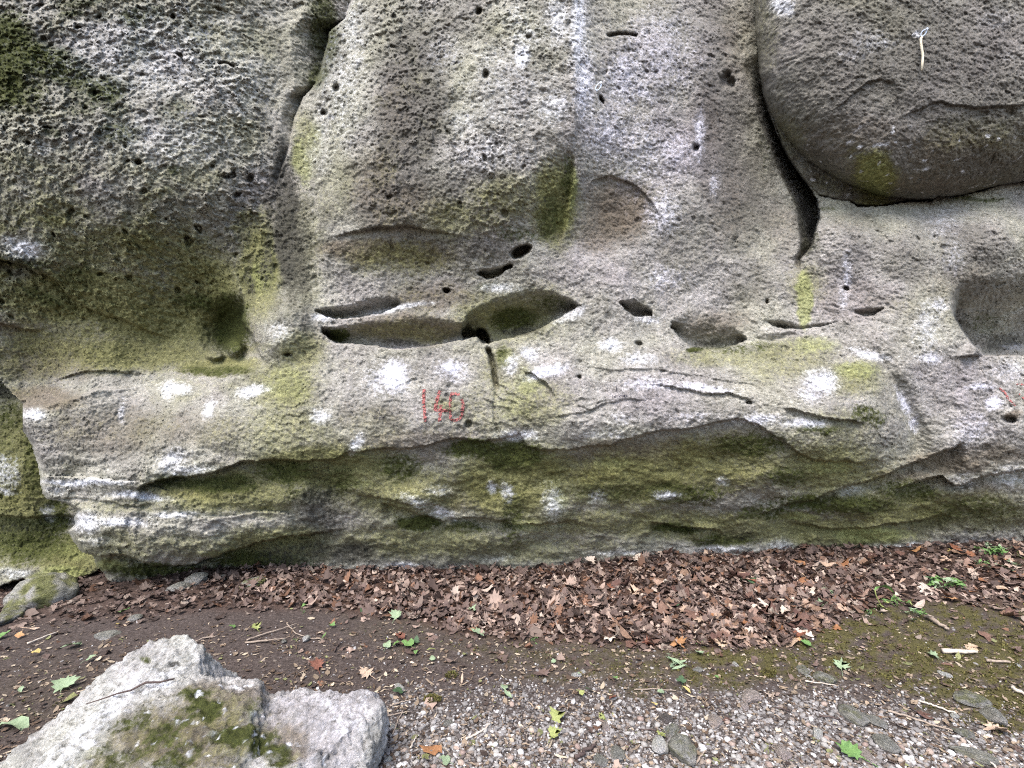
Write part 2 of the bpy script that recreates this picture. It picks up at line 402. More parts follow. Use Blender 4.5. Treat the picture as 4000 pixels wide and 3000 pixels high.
def shape_depth(u, v):
    wu = 5.5 * fbm(u / 42, v / 42, 0 * u, 3, 0.6, seed=20) + 2.2 * perlin(u / 9, v / 9, 0 * u, 22)
    wv = 5.5 * fbm(u / 42, v / 42, 0 * u + 7, 3, 0.6, seed=21) + 2.2 * perlin(u / 9, v / 9, 0 * u + 3, 23)
    u0, v0 = u, v
    D = BASE(u0, v0)
    u = u + wu * 0.8; v = v + wv * 0.8
    # gully behind the central buttress's left edge (its right wall cuts off sharply)
    eg = ip([(-400, 800), (-150, 790), (0, 760), (42, 746), (70, 714), (140, 697), (186, 683), (210, 655), (252, 637), (315, 627), (396, 597)], v)
    wd = ip([(-400, 120), (0, 110), (150, 60), (200, 40), (300, 26), (396, 12)], v)
    am = ip([(-400, .7), (0, .55), (120, .42), (190, .26), (300, .12), (396, .03), (410, 0)], v)
    t = np.clip((u - (eg - wd)) / wd, 0, 1)
    D = D + am * t ** 1.4 * sm(eg + 2, eg - 2, u)
    # dark cleft left of the boulder, closed on its right by boulder and lower block
    eg = ip([(150, 1640), (210, 1650), (263, 1668), (322, 1694), (396, 1742), (431, 1765), (473, 1771), (490, 1763), (536, 1752), (560, 1729), (585, 1728)], v)
    lf = ip([(150, 1600), (210, 1625), (263, 1640), (385, 1690), (455, 1722), (525, 1728), (560, 1716), (585, 1722)], v)
    am = ip([(120, 0), (200, .25), (263, .45), (385, .8), (470, .75), (525, .45), (560, .3), (585, .0)], v)
    t = np.clip((u - lf) / np.maximum(eg - lf, 2), 0, 1)
    D = D + am * t ** 0.8 * sm(eg + 2, eg - 2, u) * (v > 120) * (v < 585)
    # everything behind the boulder stays back; the block under it has its top edge along BLD_B
    bb = ip(BLD_B, u); bl = ip(BLD_L, np.minimum(v, 425))
    behind = (v < bb - 3) & (u > bl + 8)
    D = np.where(behind, np.maximum(D, 4.62 + 0.0002 * np.maximum(bb - v, 0)), D)
    # niches under the buttress
    D = D + pocket(u, v, [(680, 668), (760, 655), (800, 640), (840, 636), (868, 650)], [(680, 672), (719, 688), (764, 686), (824, 679), (866, 658), (868, 655)], .26, .8)
    D = D + pocket(u, v, [(695, 706), (750, 700), (820, 692), (900, 680), (960, 686), (1010, 700), (1035, 720)],
                   [(695, 720), (719, 739), (750, 742), (789, 744), (841, 755), (894, 753), (964, 742), (1027, 727), (1035, 727)], .32, .8)
    D = D + pocket(u, v, [(1000, 700), (1009, 676), (1069, 644), (1139, 623), (1191, 627), (1237, 648), (1256, 660)],
                   [(1000, 730), (1027, 727), (1055, 742), (1104, 732), (1156, 714), (1209, 686), (1253, 661), (1256, 661)], .42, .62)
    D = D + .5 * sm(1.1, .6, blob(u, v, 1042, 727, 12, 22, -0.5)) * sm(744, 740, v)
    D = D + pocket(u, v, [(1030, 588), (1060, 580), (1097, 574)], [(1030, 592), (1050, 603), (1075, 598), (1097, 580)], .22, .6, 10)
    D = D + .30 * sm(1.1, .5, blob(u, v, 1125, 543, 26, 12, -0.45)) + .25 * sm(1.1, .4, blob(u, v, 1098, 577, 12, 6, -0.5)) + .18 * sm(1.1, .3, blob(u, v, 964, 627, 9, 7))
    D = D + pocket(u, v, [(1338, 650), (1370, 646), (1410, 672)], [(1338, 655), (1348, 668), (1367, 682), (1410, 684)], .26, .6, 12)
    D = D + pocket(u, v, [(1446, 690), (1480, 660), (1520, 655), (1580, 690), (1618, 731)], [(1450, 710), (1469, 732), (1490, 746), (1518, 758), (1553, 756), (1588, 746), (1615, 735)], .24, 1.8)
    D = D + pocket(u, v, [(1628, 726), (1660, 720), (1720, 712)], [(1628, 730), (1662, 740), (1683, 733), (1720, 722)], .08, 1.0, 20)
    D = D + pocket(u, v, [(1650, 692), (1683, 688), (1735, 703), (1806, 692)], [(1650, 693), (1683, 709), (1735, 711), (1770, 707), (1806, 694)], .18, 1.2, 20)
    D = D + pocket(u, v, [(1845, 668), (1870, 664), (1910, 662)], [(1845, 676), (1868, 684), (1890, 680), (1910, 668)], .14, 1.0, 16)
    eg = ip([(520, 2060), (600, 2052), (648, 2050), (679, 2057), (725, 2085), (767, 2124), (790, 2150)], v); sf = 2 + np.maximum(690 - v, 0) * .55
    D = D + .70 * sm(585, 740, v) * sm(eg - 2, eg + sf, u) * sm(770, 766, v) - .10 * np.exp(-((u - 2150 - (720 - v) * 1.1) / 22) ** 2) * sm(640, 690, v) * sm(770, 766, v)
    # cavity left of the knob, with the knob's left edge cutting it off
    t = sm(1.15, .25, blob(u, v, 520, 718, 88, 82)) * sm(794, 788, v)
    eg = ip([(620, 528), (662, 527), (693, 525), (728, 546), (763, 560), (777, 570), (795, 572)], v)
    D = D + .34 * t * sm(eg + 2, eg - 2, u)
    D = D - .30 * sm(1.15, .25, blob(u, v, 508, 750, 27, 25)) - .16 * sm(1.1, .4, blob(u, v, 466, 768, 24, 12))
    # scoop on the right-hand slope and its arched edge
    D = D + lip(u, v, [(1262, 430), (1279, 390), (1320, 379), (1365, 395), (1395, 420), (1418, 452), (1440, 500)], .012, 24, .028, 90, 40)
    D = D + lip(u, v, [(700, 515), (760, 500), (820, 488), (880, 487), (950, 500), (1010, 512)], .03, 50, .045, 60, 90)
    # left wall's foot: overhang meets the ledge
    crv = [(44, 877), (105, 873), (154, 860), (210, 842), (315, 833), (430, 828)]
    D = D - .22 * sm(-2, 3, v - ip(crv, u)) * np.exp(-np.maximum(v - ip(crv, u), 0) / 60) * sm(30, 46, u) * sm(330, 180, u)
    v = v + 9 * fbm(u0 / 70, v0 / 70, 0 * u0 + 3, 3, .55, seed=24)
    # the main brow and those below it
    D = D + lip(u, v, LIP_MAIN, .02, 70, .055, 120, 120)
    D = D + lip(u, v, [(290, 1058), (308, 1050), (350, 1033), (455, 1022), (518, 998), (612, 994), (660, 996)], .03, 40, .16, 36, 25)
    D = D + lip(u, v, [(88, 1074), (200, 1078), (259, 1088), (340, 1090)], .0, 20, .05, 16, 20)
    D = D + lip(u, v, [(80, 1028), (150, 1030), (259, 1036), (330, 1048), (370, 1062)], -.02, 10, -.04, 30, 20)
    D = D + lip(u, v, [(380, 1110), (402, 1114), (455, 1118), (546, 1108), (600, 1106), (640, 1112)], -.05, 14, -.03, 18, 20)
    D = D + lip(u, v, [(196, 1203), (240, 1200), (280, 1203), (332, 1222), (409, 1220), (472, 1201), (500, 1187), (560, 1173), (616, 1157), (680, 1150), (760, 1140)], .05, 40, .30, 60, 110)
    D = D + lip(u, v, [(820, 1085), (880, 1098), (930, 1118), (960, 1124), (972, 1122)], .05, 50, .14, 40, 22)
    D = D + lip(u, v, [(740, 1060), (800, 1072), (860, 1085), (960, 1090)], .03, 30, .05, 40, 70)
    D = D + lip(u, v, [(960, 1118), (1010, 1118), (1060, 1120), (1110, 1135), (1180, 1130), (1250, 1128)], .03, 26, .10, 30, 30)
    D = D + lip(u, v, [(1400, 1128), (1450, 1134), (1500, 1140), (1548, 1146), (1562, 1150)], .04, 30, .18, 22, 20)
    D = D - .12 * sm(1.1, .3, blob(u, v, 1520, 1152, 42, 26))
    D = D + lip(u, v, [(1640, 1110), (1718, 1085), (1800, 1062), (1928, 1018), (2033, 975), (2090, 950)], .04, 30, .13, 55, 40)
    D = D + lip(u, v, [(1930, 1060), (1990, 1040), (2033, 1024), (2061, 1050), (2100, 1040), (2138, 1029), (2230, 1010), (2400, 1000)], .04, 30, .11, 40, 30)
    D = D + lip(u, v, [(1700, 1128), (1800, 1142), (1880, 1138), (1990, 1122), (2060, 1108)], .03, 20, .10, 30, 40)
    D = D + lip(u, v, [(1400, 830), (1438, 833), (1483, 841), (1536, 852), (1578, 848), (1606, 857), (1640, 862)], .02, 14, .035, 12, 40)
    D = D + lip(u, v, [(1690, 880), (1740, 890), (1800, 905), (1870, 915)], .02, 14, .05, 22, 20)
    D = D + lip(u, v, [(1130, 800), (1150, 805), (1180, 830), (1200, 850)], .02, 14, .05, 18, 10)
    D = D + lip(u, v, [(1175, 905), (1260, 890), (1300, 872), (1360, 862), (1410, 858)], .01, 14, .02, 14, 40)
    D = D + lip(u, v, [(1240, 792), (1330, 798), (1440, 800), (1560, 820), (1650, 835)], .012, 14, .010, 16, 60)
    eg = ip([(320, 1240), (390, 1237), (470, 1224), (530, 1208)], v)
    t = np.clip((u - (eg - 120)) / 120, 0, 1)
    D = D + .08 * t ** 1.3 * sm(eg + 5, eg - 5, u) * sm(315, 370, v) * sm(545, 500, v)
    D = D - .06 * np.exp(-np.abs(u - 1240 - 6 * perlin(v / 30, 0 * v, 0 * v, 55)) / 30) * sm(340, 280, v)
    D = D - .13 * sm(1.2, .3, blob(u, v, 605, 705, 80, 75))
    D = D + lip(u, v, [(-160, 560), (0, 562), (60, 574), (110, 600), (150, 640), (190, 665)], .03, 30, .09, 40, 30)
    D = D + lip(u, v, [(-160, 690), (0, 700), (60, 712), (100, 716)], .02, 20, .05, 30, 30)
    D = D + lip(u, v, [(150, 655), (260, 690), (330, 720), (380, 735)], .02, 30, .05, 40, 50)
    D = D + lip(u, v, [(100, 830), (160, 806), (250, 800), (330, 812)], .03, 40, .015, 40, 60)
    D = D + .10 * fbm(u / 110, v / 60, 0 * u, 4, .6, seed=57) * sm(930, 1010, v) + .05 * fbm(u / 45, v / 30, 0 * u, 3, .55, seed=58) * sm(1090, 1180, v)
    for (cx, cy, rx, ry, a) in ((900, 1075, 90, 40, .09), (1195, 1090, 55, 60, .08), (1330, 1035, 110, 34, .07), (1470, 1075, 80, 30, .07), (1640, 1040, 90, 34, .07), (1850, 1085, 110, 30, .07), (600, 1075, 100, 34, .06), (1080, 1160, 120, 26, .06)):
        D = D - a * sm(1.3, .2, blob(u, v, cx, cy, rx, ry, -.12))
    v = v0 + wv * 0.8
    # cracks
    c = np.abs(u - ip([(745, 1052), (780, 1062), (810, 1068), (837, 1072), (900, 1066), (940, 1075)], v))
    D = D + .13 * sm(9, 2, c) * sm(748, 760, v) * sm(850, 830, v) + .03 * sm(6, 1, c) * sm(745, 760, v) * sm(945, 930, v)
    c = np.abs(v - ip([(1310, 78), (1340, 73), (1375, 76)], u)); D = D + .08 * sm(5, 1, c) * sm(1308, 1316, u) * sm(1380, 1370, u)
    for (cx, cy, rx, ry, ro) in ((1567, 172, 12, 22, .3), (1579, 180, 10, 16, .2), (1657, 652, 5, 6, 0), (1829, 623, 7, 5, 0), (1618, 870, 8, 5, 0), (1013, 916, 9, 9, 0), (1380, 742, 10, 6, .3),
                                 (1252, 814, 6, 5, 0), (1035, 25, 9, 10, 0), (1048, 160, 8, 12, 0), (1503, 320, 9, 11, 0), (1300, 215, 5, 12, -.5), 
                                 (624, 768, 11, 4, 0), (2180, 905, 18, 10, .2), (300, 350, 9, 7, 0), (540, 385, 9, 10, 0), (700, 245, 10, 9, 0), (727, 190, 9, 10, 0)):
        D = D + .09 * sm(1.15, .3, blob(u, v, cx, cy, rx, ry, ro))
    # groove on the right of the bulge
    c = (u - ip([(760, 1905), (800, 1918), (861, 1950), (921, 1978), (960, 1985), (1010, 1965)], v))
    D = D + .05 * np.exp(-(c / 22) ** 2) * sm(750, 800, v) * sm(1010, 960, v) - .03 * np.exp(-((c - 35) / 22) ** 2) * sm(750, 800, v) * sm(1000, 950, v)
    return D

def worley(x, z, seed):
    xi = np.floor(x).astype(np.int32); zi = np.floor(z).astype(np.int32)
    best = np.full(x.shape, 9.0, np.float32)
    for dx in (-1, 0, 1):
        for dz in (-1, 0, 1):
            h = PERM[PERM[(xi + dx) & 255] + ((zi + dz + seed * 7) & 255)]
            h2 = PERM[h + 37]
            px = dx + h / 255.0 - (x - xi); pz = dz + h2 / 255.0 - (z - zi)
            best = np.minimum(best, px * px + pz * pz)
    return np.sqrt(best)

def detail_at(P, u, v, left, ta):
    """small relief in metres towards the rock (+) or the viewer (-)"""
    x, y, z = P[..., 0], P[..., 1] * 0.35, P[..., 2]
    low = sm(780, 860, v)                                   # the banded lower part
    xr = x * np.cos(ta) - z * np.sin(ta); zr = x * np.sin(ta) + z * np.cos(ta)
    az = 1.25 + 0.45 * low
    d = 0.060 * fbm(x * 1.7, y * 1.7, z * 1.7, 3, seed=1)
    d = d + 0.034 * fbm(xr * 5.5, y * 5.5, zr * 6.0, 4, 0.6, seed=2)
    rg = 1 - np.abs(fbm(xr * 9, y * 9, zr * 9 * az, 3, 0.55, seed=3)) * 2.2
    d = d + 0.009 * rg * (0.6 + left)
    up = sm(700, 500, v) * sm(640, 800, u) * sm(1300, 1000, u)
    amt = (0.40 + 0.75 * left + 0.35 * up) * (0.5 + 1.0 * sm(-.3, .4, fbm(x * 1.5, y * 1.5, z * 1.5, 2, seed=9)))
    pit = fbm(xr * 19, y * 19, zr * 21 * az * .8, 4, 0.7, seed=4)
    d = d + 0.020 * amt * sm(0.14, 0.50, pit) - 0.034 * amt * sm(0.0, 0.5, -pit)
    hole = perlin(xr * 10.5, y * 10.5, zr * 12.5, 15)
    d = d + 0.045 * amt * sm(0.52, 0.66, hole)
    for (f, s, a) in ((8.0, 5, .017), (19.0, 6, .009)):
        ph = -zr * f + 3.4 * fbm(x * f * .22, y * f * .16, z * f * .26, 4, 0.65, seed=s)
        fr = ph - np.floor(ph)
        k = sm(0.0, 0.5, fbm(x * f * .3, y * f * .22, z * f * .3 + 5, 3, seed=s + 10))
        d = d - a * (0.5 + 0.8 * low + .4 * left) * k * (fr ** 1.7 - 0.35)
    # crumbly grains with gaps between them
    wx = .02 * fbm(x * 22, y * 22, z * 22, 2, seed=16); wz = .02 * fbm(x * 22, y * 22, z * 22, 2, seed=17)
    gz = zr - .5 * y
    d = d + 0.019 * (0.7 + .5 * left + .3 * up) * (worley((xr + wx) * 20, (gz + wz) * 27, 1) - .45) * sm(-.35, .35, fbm(x * 3, y * 3, z * 3, 3, seed=18)) * (1 - .45 * low)
    d = d + 0.014 * (worley((xr + wx) * 44, (gz + wz) * 56, 2) - .45)
    d = d + 0.007 * perlin(x * 90, y * 90, z * 100, 12)
    return d

def detail(P, u, v, rough=1.0, ta=0.0):
    d = detail_at(P, u, v, 0 * u, ta)
    w = sm(660, 540, u) * sm(780, 640, v)
    if (w > 0).any() and ta == 0.0:
        m = w > 0
        dl = detail_at(P[m], u[m], v[m], np.ones(m.sum()), -0.5)
        d = d.copy(); d[m] = d[m] * (1 - w[m]) + dl * w[m]
    return d * rough

def stain(u, v, lst):
    wu = 26 * fbm(u / 70, v / 70, 0 * u + 1.5, 4, 0.6, seed=30); wv = 20 * fbm(u / 70, v / 70, 0 * u + 8.5, 4, 0.6, seed=31)
    uu = u + wu; vv = v + wv
    m = np.zeros_like(u)
    for s in lst:
        cx, cy, rx, ry, a = s[:5]; ro = s[5] if len(s) > 5 else 0.0
        sel = (np.abs(u - cx) < 1.9 * max(rx, ry) + 50) & (np.abs(v - cy) < 1.9 * max(rx, ry) + 50)
        if not sel.any(): continue
        b = blob(uu[sel], vv[sel], cx, cy, rx, ry, ro)
        m[sel] = np.maximum(m[sel], a * sm(1.45, 0.35, b))
    return m

MOSS = [(95, 128, 120, 42, .95, .25), (25, 130, 55, 120, 1), (160, 165, 75, 40, .8, .4), (235, 195, 60, 42, .85), (60, 200, 60, 60, .6), (290, 40, 46, 28, .8), (180, 8, 50, 10, .6), (300, 100, 45, 50, .62, .9), (160, 28, 40, 9, .7),
        (255, 290, 60, 32, .75), (250, 240, 40, 30, .55), (370, 250, 60, 55, .45), (372, 370, 22, 13, .7), (385, 45, 50, 24, .4), (110, 285, 30, 20, .5), (440, 70, 30, 40, .4), (330, 20, 30, 18, .6), (520, 90, 40, 60, .35), (190, 210, 60, 60, .5),
        (700, 60, 42, 110, .75), (690, 160, 25, 40, .7), (1190, 470, 36, 70, .55), (1225, 390, 16, 60, .6), (1110, 505, 60, 24, .5), (60, 565, 70, 20, .6, .2), (90, 640, 90, 18, .5, .25), (160, 600, 60, 40, .45), (500, 700, 48, 75, .95), (430, 655, 60, 25, .7), (470, 800, 90, 14, .65),
        (590, 560, 40, 90, .35), (730, 720, 28, 16, .9), (1110, 690, 60, 32, .75), (1190, 655, 50, 22, .5), (1080, 770, 16, 25, .6), (1500, 752, 30, 7, .9), (1600, 750, 90, 14, .5), (380, 1040, 60, 22, .6), (470, 1045, 100, 22, .75), (620, 1020, 80, 30, .7), (720, 1040, 70, 50, .55), (860, 1010, 60, 30, .6), (1030, 970, 90, 25, .8), (1110, 985, 80, 40, .8), (1110, 1120, 30, 80, .55),
        (660, 1050, 60, 50, .5), (560, 1215, 120, 24, .85), (350, 1235, 140, 20, .8), (900, 1128, 60, 18, .9), (1000, 1140, 70, 16, .6), (1320, 1060, 120, 30, .5), (1480, 1065, 120, 30, .65), (1620, 960, 100, 30, .65), (1700, 1030, 60, 30, .6), (1760, 925, 60, 12, .7), (1880, 900, 50, 30, .6), (1800, 1090, 160, 26, .75), (1960, 1060, 100, 25, .6), (1560, 1165, 90, 20, .7), (2100, 1100, 120, 30, .5), (1450, 1140, 60, 12, .8), (1650, 1110, 80, 20, .6),
        (2120, 700, 60, 40, .4), (1750, 520, 20, 40, .5), (1790, 448, 20, 6, .5), (2100, 432, 90, 7, .6), (1650, 330, 20, 60, .3)]
ALGAE = [(250, 540, 270, 70, .62), (180, 640, 240, 80, .85), (370, 690, 210, 80, .85), (440, 620, 110, 90, .8), (120, 740, 170, 50, .6), (300, 760, 230, 50, .75), (470, 790, 110, 25, .8), (100, 460, 130, 50, .5), (560, 580, 60, 140, .75), (640, 540, 70, 160, .5), (540, 660, 40, 50, .5), (610, 830, 100, 80, .55), (650, 760, 60, 60, .55),
         (250, 200, 260, 170, .16), (400, 300, 200, 130, .14), (480, 120, 140, 120, .14), (660, 320, 40, 90, .5), (720, 400, 60, 100, .35), (1100, 420, 110, 60, .5), (1000, 470, 120, 50, .45), (1200, 440, 55, 110, .85), (860, 560, 130, 50, .5), (1120, 640, 150, 40, .4), (1100, 690, 140, 60, .6), (880, 720, 150, 30, .45), (1080, 800, 60, 80, .5), (1150, 870, 110, 70, .5), (1050, 880, 80, 80, .4), (960, 870, 50, 20, .5),
         (620, 930, 120, 80, .5), (520, 940, 110, 60, .35), (700, 1010, 200, 60, .8), (500, 1060, 220, 60, .7), (860, 1060, 200, 70, .65), (1120, 1040, 160, 90, .85), (1350, 1040, 200, 70, .75), (1560, 1000, 200, 70, .7), (1780, 1010, 160, 80, .65), (1950, 1100, 200, 60, .7), (2120, 1110, 130, 50, .6), (1300, 1130, 300, 40, .6), (900, 1170, 240, 50, .6), (1150, 1185, 260, 36, .5), (1550, 1140, 260, 40, .65), (1800, 1150, 260, 40, .7), (250, 1190, 120, 60, .5), (420, 1180, 220, 40, .45), (600, 1180, 160, 50, .7), (800, 920, 120, 50, .2), (1700, 780, 120, 60, .5), (1840, 820, 70, 50, .6), (1560, 770, 130, 25, .5), (1800, 930, 120, 60, .4), (1980, 660, 80, 40, .25), (1740, 610, 50, 60, .4),
         (110, 890, 40, 10, .3), (280, 1095, 200, 20, .4)]
BROWN = [(100, 770, 150, 60, .6), (90, 860, 110, 30, .75), (40, 705, 80, 20, .6), (260, 700, 200, 90, .4), (790, 540, 110, 30, .85), (900, 550, 90, 40, .6), (870, 460, 120, 80, .4), (800, 380, 70, 90, .4), (850, 240, 60, 120, .25), (1340, 450, 90, 80, .75), (1290, 500, 50, 60, .6), (940, 640, 120, 40, .5), (880, 710, 150, 35, .7), (800, 900, 120, 40, .3), (900, 960, 200, 40, .5), (1000, 1070, 200, 50, .5), (1400, 980, 180, 40, .8), (1290, 1010, 160, 40, .65), (1500, 1040, 160, 50, .6), (1600, 960, 80, 40, .6), (240, 930, 170, 60, .45), (420, 930, 120, 50, .4), (420, 1060, 120, 20, .5), (2050, 1000, 110, 30, .75), (2150, 980, 90, 25, .6), (1950, 1030, 120, 20, .6), (2100, 1060, 120, 40, .5), (2190, 900, 26, 12, .9), (1840, 650, 120, 60, .35), (1700, 480, 60, 60, .35), (1560, 430, 70, 120, .25), (1520, 260, 60, 90, .3), (1600, 90, 50, 120, .35), (2080, 620, 90, 60, .35), (1550, 700, 90, 40, .5), (1840, 480, 60, 30, .3)]  # patches under the buttress overhang paint its brown shadow
CHALK_LIT = [(850, 812, 30, 34, 1.1), (835, 822, 50, 36, .5), (975, 794, 28, 15, .9), (985, 810, 40, 20, .4), (1180, 803, 42, 13, .95, -.2), (1140, 765, 26, 16, .7), (1105, 790, 18, 25, .6), (1318, 745, 24, 14, 1), (1380, 775, 40, 16, .6), (1120, 940, 45, 12, .8), (380, 840, 34, 13, .95), (362, 842, 16, 22, .8), (452, 885, 10, 22, .9, .3), (545, 845, 32, 14, .9, -.2), (695, 900, 24, 18, .65), (770, 958, 12, 26, .7, .6), (75, 897, 30, 14, .9), (265, 890, 10, 30, .5), (370, 995, 40, 20, .7, -.5), (400, 1015, 70, 14, .6), (180, 1042, 90, 7, 1.1), (300, 1071, 60, 7, 1.1, .1), (120, 1060, 30, 14, .5), (190, 1130, 30, 24, .8), (260, 1128, 60, 10, .9), (380, 1112, 60, 8, .7), (210, 1170, 40, 12, .4), (55, 538, 42, 22, .95), (20, 520, 20, 14, .6),
         (1250, 60, 20, 110, .8), (1420, 120, 110, 110, .34), (1380, 330, 90, 110, .34), (740, 200, 60, 160, .34), (1080, 200, 120, 130, .30), (330, 110, 240, 120, .40), (360, 300, 220, 80, .34), (520, 180, 90, 130, .3), (1050, 330, 100, 50, .34), (1262, 180, 24, 90, .7), (1205, 40, 30, 60, .55), (1128, 120, 18, 30, .95), (1135, 80, 40, 40, .4), (1195, 230, 40, 40, .5), (1110, 40, 40, 40, .3), (1440, 60, 60, 40, .35), (1350, 170, 50, 70, .5), (1390, 200, 40, 20, .5, .6), (1310, 290, 60, 70, .45), (1430, 460, 40, 50, .55), (1460, 330, 50, 60, .35), (1510, 290, 14, 60, .6), (1545, 400, 14, 40, .4), (1440, 600, 50, 30, .4), (1000, 600, 60, 15, .0), (1080, 622, 50, 12, .6), (850, 667, 80, 7, .8, -.15), (700, 685, 26, 8, .8), (1230, 680, 40, 14, .5, -.4), (1400, 690, 26, 10, .6),  # strips along the arete and the niche shelf are painted light
         (760, 60, 40, 90, .4), (700, 270, 30, 60, .3), (690, 340, 40, 60, .3), (760, 130, 40, 40, .35), (960, 120, 60, 60, .25), (1010, 260, 60, 40, .35), (1060, 300, 60, 30, .35), (1775, 825, 40, 26, .85), (1750, 850, 30, 20, .5), (1880, 765, 40, 10, .8, .2), (2010, 775, 24, 12, .8), (1955, 870, 10, 36, .8, -.5), (1975, 915, 10, 20, .9), (2000, 700, 30, 60, .45), (2030, 660, 30, 20, .5), (2150, 870, 20, 14, 1), (2115, 835, 26, 8, .7), (2185, 800, 50, 26, .4), (2100, 930, 50, 40, .4), (1830, 590, 10, 50, .55), (2060, 560, 30, 50, .3), (1820, 640, 12, 40, .4), (2040, 480, 40, 40, .3), (1400, 830, 60, 14, .5), (1520, 838, 60, 7, .8, .1), (1640, 905, 50, 12, .7), (1740, 915, 50, 10, .8), (1500, 900, 60, 12, .3), (1310, 940, 80, 14, .35), (1340, 905, 30, 14, .4),
         (960, 1108, 34, 12, .7, .3), (900, 1085, 50, 14, .5, .3), (1065, 1055, 12, 12, .9), (1095, 1062, 14, 24, .6), (1195, 1090, 26, 40, .6), (950, 1060, 40, 16, .4), (1440, 1070, 26, 10, .7), (1560, 1040, 16, 12, .6), (1290, 1075, 24, 18, .45), (1830, 1060, 40, 14, .35), (1340, 1195, 90, 8, .45), (1560, 1185, 60, 8, .6), (1690, 1180, 40, 16, .5), (1850, 1193, 150, 7, .9), (870, 1224, 32, 8, .9), (1990, 1180, 80, 6, .7), (1080, 1205, 40, 12, .3), (2180, 1030, 40, 30, .45), (2080, 1040, 40, 24, .4), (2190, 750, 30, 10, .4), (600, 715, 40, 30, .35), (160, 500, 40, 14, .3), (90, 320, 60, 26, .3), (520, 250, 60, 40, .25), (420, 210, 60, 30, .25)]
DARK = [(640, 560, 50, 130, .7), (690, 1110, 60, 80, .55), (600, 380, 22, 120, .7), (620, 500, 30, 150, 1.0), (585, 450, 20, 60, .6), (655, 520, 34, 110, .55), (575, 560, 14, 90, .55), (545, 600, 14, 60, .6), (600, 650, 18, 60, .4), (665, 680, 12, 70, .5), (600, 330, 14, 90, .6), (570, 240, 22, 90, .45), (600, 90, 24, 60, .4), (690, 60, 40, 100, .4), (1740, 480, 30, 80, .6), (700, 1090, 80, 40, .4), (690, 1190, 60, 30, .6), (760, 1195, 70, 24, .75), (620, 1200, 80, 30, .5), (400, 250, 20, 14, .5), (450, 60, 20, 40, .4), (380, 170, 30, 14, .45), (360, 130, 14, 24, .3), (870, 90, 30, 40, .35), (2160, 740, 60, 26, .7), (2080, 690, 26, 30, .5), (1530, 740, 50, 12, .6), (1130, 720, 50, 14, .6), (880, 745, 60, 9, .6), (1940, 890, 22, 40, .25), (690, 1030, 26, 80, .3), (450, 760, 60, 40, .25), (20, 580, 60, 10, .6, .3), (2040, 1130, 140, 20, .4), (1600, 1150, 50, 20, .4)]  # seepage and crust; niche, slot and cleft patches are painted shade
GREY = [(880, 260, 70, 190, 1.0), (860, 400, 90, 70, .9), (960, 540, 160, 40, .7), (1560, 330, 60, 170, .7), (1930, 180, 330, 260, .3), (900, 200, 90, 170, .75), (870, 330, 80, 120, .75), (830, 420, 80, 90, .7), (1080, 200, 90, 60, .3), (950, 420, 100, 60, .6), (1050, 450, 80, 50, .5), (1560, 250, 70, 180, .6), (1600, 420, 80, 130, .7), (1700, 560, 40, 40, .4), (1540, 80, 70, 100, .5), (1440, 160, 60, 60, .4), (1500, 520, 90, 90, .4), (1340, 460, 80, 70, .55), (1620, 610, 90, 60, .35), (1840, 560, 50, 80, .4), (1960, 560, 80, 80, .45), (2100, 560, 90, 90, .55), (1330, 130, 50, 60, .3), (1000, 40, 60, 60, .4), (120, 430, 140, 40, .4), (350, 430, 160, 40, .35), (480, 350, 60, 60, .4), (180, 480, 180, 60, .4), (500, 500, 80, 80, .5), (260, 970, 120, 40, .35), (340, 900, 100, 60, .3), (150, 970, 80, 40, .25), (1570, 880, 100, 14, .3), (1480, 1100, 200, 40, .4), (1900, 1110, 240, 40, .5), (820, 880, 110, 50, .25), (1200, 950, 60, 20, .2), (920, 650, 120, 30, .5)]
YGRN = [(1740, 650, 17, 62, 1.2), (1733, 600, 9, 20, .8), (1235, 400, 12, 60, .75), (1215, 470, 24, 40, .6), (1760, 745, 60, 20, .5), (1850, 800, 50, 24, .55), (1085, 775, 24, 24, .55), (1140, 830, 40, 40, .5), (1110, 870, 60, 50, .35), (650, 350, 24, 60, .55), (680, 300, 26, 40, .4), (560, 600, 30, 40, .55), (510, 745, 14, 14, .6), (1880, 1158, 90, 18, .8), (760, 1045, 60, 14, .5), (1130, 1130, 40, 20, .4), (1000, 985, 40, 12, .4), (1720, 1120, 60, 8, .7), (1790, 1010, 60, 16, .5), (620, 830, 60, 50, .4), (240, 1220, 40, 16, .8), (480, 1195, 60, 10, .5), (1330, 1000, 50, 16, .35), (1200, 1085, 30, 40, .5), (1060, 620, 60, 10, .3)]

def stain_soft(u, v, lst):
    wu = 14 * fbm(u / 50, v / 50, 0 * u + 1.5, 4, 0.65, seed=33); wv = 10 * fbm(u / 50, v / 50, 0 * u + 8.5, 4, 0.65, seed=34)
    m = np.zeros_like(u)
    for s in lst:
        cx, cy, rx, ry, a = s[:5]; ro = s[5] if len(s) > 5 else 0.0
        r = 2.2 * max(rx, ry) + 30
        sel = (np.abs(u - cx) < r) & (np.abs(v - cy) < r)
        if not sel.any(): continue
        b = blob(u[sel] + wu[sel], v[sel] + wv[sel], cx, cy, rx * 1.15, ry * 1.15, ro)
        m[sel] = np.maximum(m[sel], a * np.exp(-1.3 * b * b))
    return m

